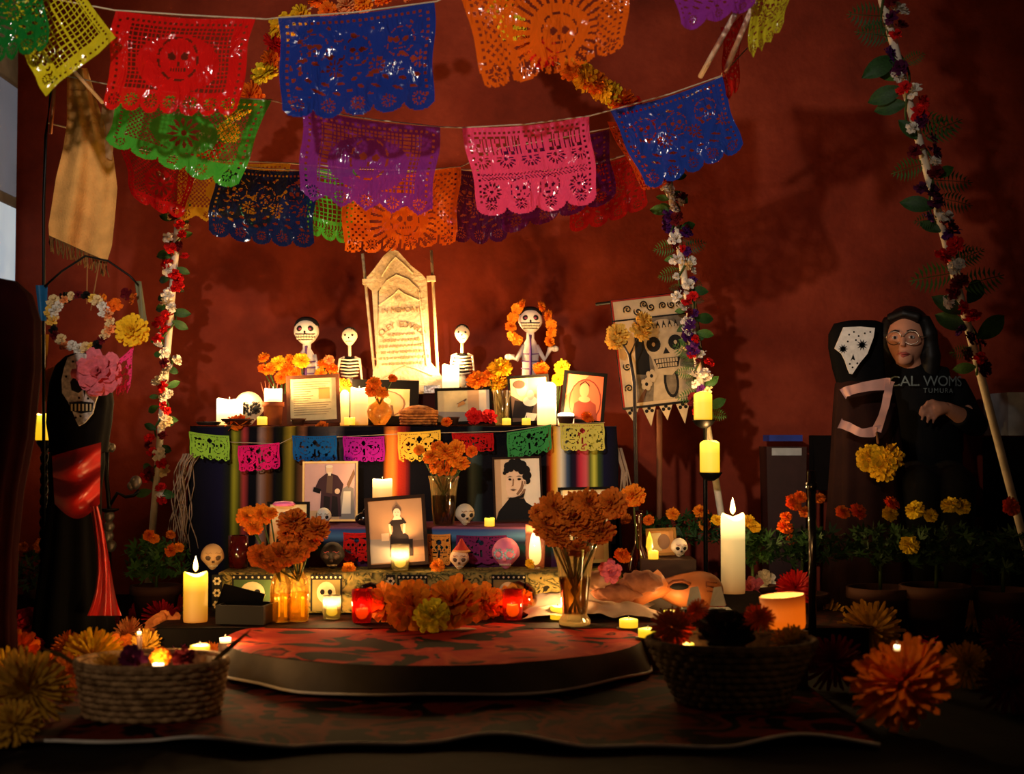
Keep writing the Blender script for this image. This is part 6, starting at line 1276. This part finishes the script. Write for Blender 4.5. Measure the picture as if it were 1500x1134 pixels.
# torso and limbs under the clothing
q.tube([pp(1340, 556, .03), pp(1345, 600, .03), pp(1352, 660, .04), pp(1358, 715, .05)], [.1, .125, .12, .13], 18)
q.tube([pp(1296, 562, .03), pp(1382, 562, .03)], .05, 12)
shL, elL, wrL = pp(1392, 566, .02), pp(1428, 622, -.06), pp(1386, 597, -.19)
q.tube([shL, (shL+elL)/2, elL], [.048, .042, .036], 12); q.tube([elL, (elL+wrL)/2, wrL], [.036, .034, .023], 12)
shR, elR = pp(1294, 566, .03), pp(1282, 640, .0); q.tube([shR, elR, pp(1318, 672, -.14)], [.046, .037, .024], 12)
for s, kx in ((-1, 1348), (1, 1400)):
    hip = pp(1358+s*26, 712, .04); kn = pp(kx, 716, -.38); an = Vector((kn.x, kn.y+.02, .07)); q.tube([hip, kn], [.085, .06], 14); q.tube([kn, an], [.058, .04], 12); q.tube([an, an+Vector((0, -.15, -.045))], [.036, .026], 10)
# hand on the arm: palm, four fingers, thumb
pm_ = wrL+(pp(1366, 600, -.21)-wrL)*.75; q.tube([wrL, pm_, pp(1362, 600, -.212)], [.023, .032, .026], 12)
for i, (ax, ay, bx, by, cx, cy) in enumerate(((1362, 594, 1350, 597, 1346, 608), (1364, 600, 1353, 605, 1350, 616), (1368, 604, 1360, 611, 1358, 620), (1374, 606, 1368, 614, 1367, 621))):
    q.tube([pp(ax, ay, -.21), pp(bx, by, -.225), pp(cx, cy, -.215)], [.0105, .0095, .0075], 8)
q.tube([pp(1376, 592, -.2), pp(1366, 588, -.225), pp(1356, 590, -.23)], [.011, .0105, .008], 8)
remesh(q.build('body', skin, pr), .0055, 9)
shirt = M('black_tshirt', (13, 13, 15), .85, .15)
q = MB(); q.tube([pp(1338, 549, .03), pp(1341, 562, .03), pp(1345, 600, .03), pp(1352, 660, .04), pp(1358, 722, .05)], [.07, .125, .15, .145, .15], 20)
q.tube([pp(1292, 560, .03), pp(1338, 553, .03), pp(1386, 560, .03)], [.06, .075, .06], 14); q.tube([shL, (shL+elL)/2, elL, elL+(wrL-elL)*.55], [.066, .058, .054, .044], 14); q.tube([shR, elR, elR+(pp(1318, 672, -.14)-elR)*.7], [.062, .052, .045], 14)
remesh(q.build('tshirt', shirt, pr), .008, 5)
q = MB()
for s, kx in ((-1, 1348), (1, 1400)):
    hip = pp(1358+s*24, 708, .04); kn = pp(kx, 714, -.38); q.tube([hip, kn], [.105, .078], 16); q.tube([kn, Vector((kn.x, kn.y+.02, .1))], [.075, .055], 14); q.ell(kn, (.078, .078, .078), 12, 8)
remesh(q.build('trousers', M('black_trousers', (12, 12, 14), .9), pr), .009, 5)
hairm = M('dark_hair', (16, 12, 11), .5, .3, var=.3, scale=80)
q = MB(); q.ell(hp(0, .03, .022), (.098, .098, .118), 20, 14)
for s in (-1, 1): q.tube([hp(s*.06, .0, .085), hp(s*.088, .0, .02), hp(s*.092, .015, -.06), hp(s*.082, .03, -.13), hp(s*.07, .035, -.19)], [.03, .034, .038, .04, .026], 12)
q.tube([hp(0, .075, .03), hp(0, .085, -.08), hp(0, .075, -.18)], [.075, .078, .06], 12)
q.tube([hp(-.06, -.055, .082), hp(0, -.07, .1), hp(.06, -.055, .082)], [.022, .02, .022], 10)
remesh(q.build('hair', hairm, pr), .007, 4)
for s in (-1, 1):
    ey_ = MB().ell(hp(s*.031, -.0865, .004), (.0125, .008, .0075), 12, 8).build('eye', M('eye_white', (210, 200, 190), .3), pr); MB().ell(hp(s*.031, -.0935, .004), (.006, .004, .006), 10, 6).build('iris', M('iris_brown', (40, 24, 16), .2), ey_)
    MB().tube([hp(s*.014, -.095, .028), hp(s*.03, -.093, .033), hp(s*.048, -.084, .028)], .0028, 6).build('eyebrow', hairm, pr)
    MB().tube([hp(s*.033+.029*cos(a), -.105+abs(.02*cos(a)) if False else -.103, .001+.026*sin(a)) for a in [2*pi*j/20 for j in range(20)]], .0022, 6, closed=True).build('glasses_rim', M('metal_rim', (170, 150, 130), .25, .5, .8), pr)
    MB().tube([hp(s*.062, -.1, .006), hp(s*.082, -.03, .006), hp(s*.083, .01, 0)], .002, 5).build('glasses_temple', M('metal_rim'), pr)
MB().tube([hp(-.006, -.106, .006), hp(0, -.11, .009), hp(.006, -.106, .006)], .002, 5).build('glasses_bridge', M('metal_rim'), pr)
q = MB(); q.tube([hp(-.024, -.09, -.062), hp(-.01, -.101, -.058), hp(0, -.102, -.06), hp(.01, -.101, -.058), hp(.024, -.09, -.062)], [.002, .005, .0045, .005, .002], 8); q.tube([hp(-.02, -.091, -.066), hp(0, -.101, -.07), hp(.02, -.091, -.066)], [.002, .006, .002], 8); q.build('lips', M('lips', (170, 80, 70), .5), pr)
prt = M('shirt_print_grey', (120, 132, 134), .8, .1, var=.3, scale=60)
for tx, sz, x, y, sp in (('CAL. WOMS', .056, 1346, 567, .92), ('TUMURA', .026, 1360, 577, 1.25)):
    me = textmesh(tx, sz, .0, sp); me.materials.append(prt)
    zc = (pp(x, y)).z
    for v in me.vertices:
        X_, Z_ = v.co.x+pp(x, y).x, v.co.y+zc; a = X_-pp(1345, 600).x; v.co = (X_, .038-.001-.172*sqrt(max(.05, 1-(a/.2)**2)), Z_)
    link(me, 'shirt_lettering', pr)
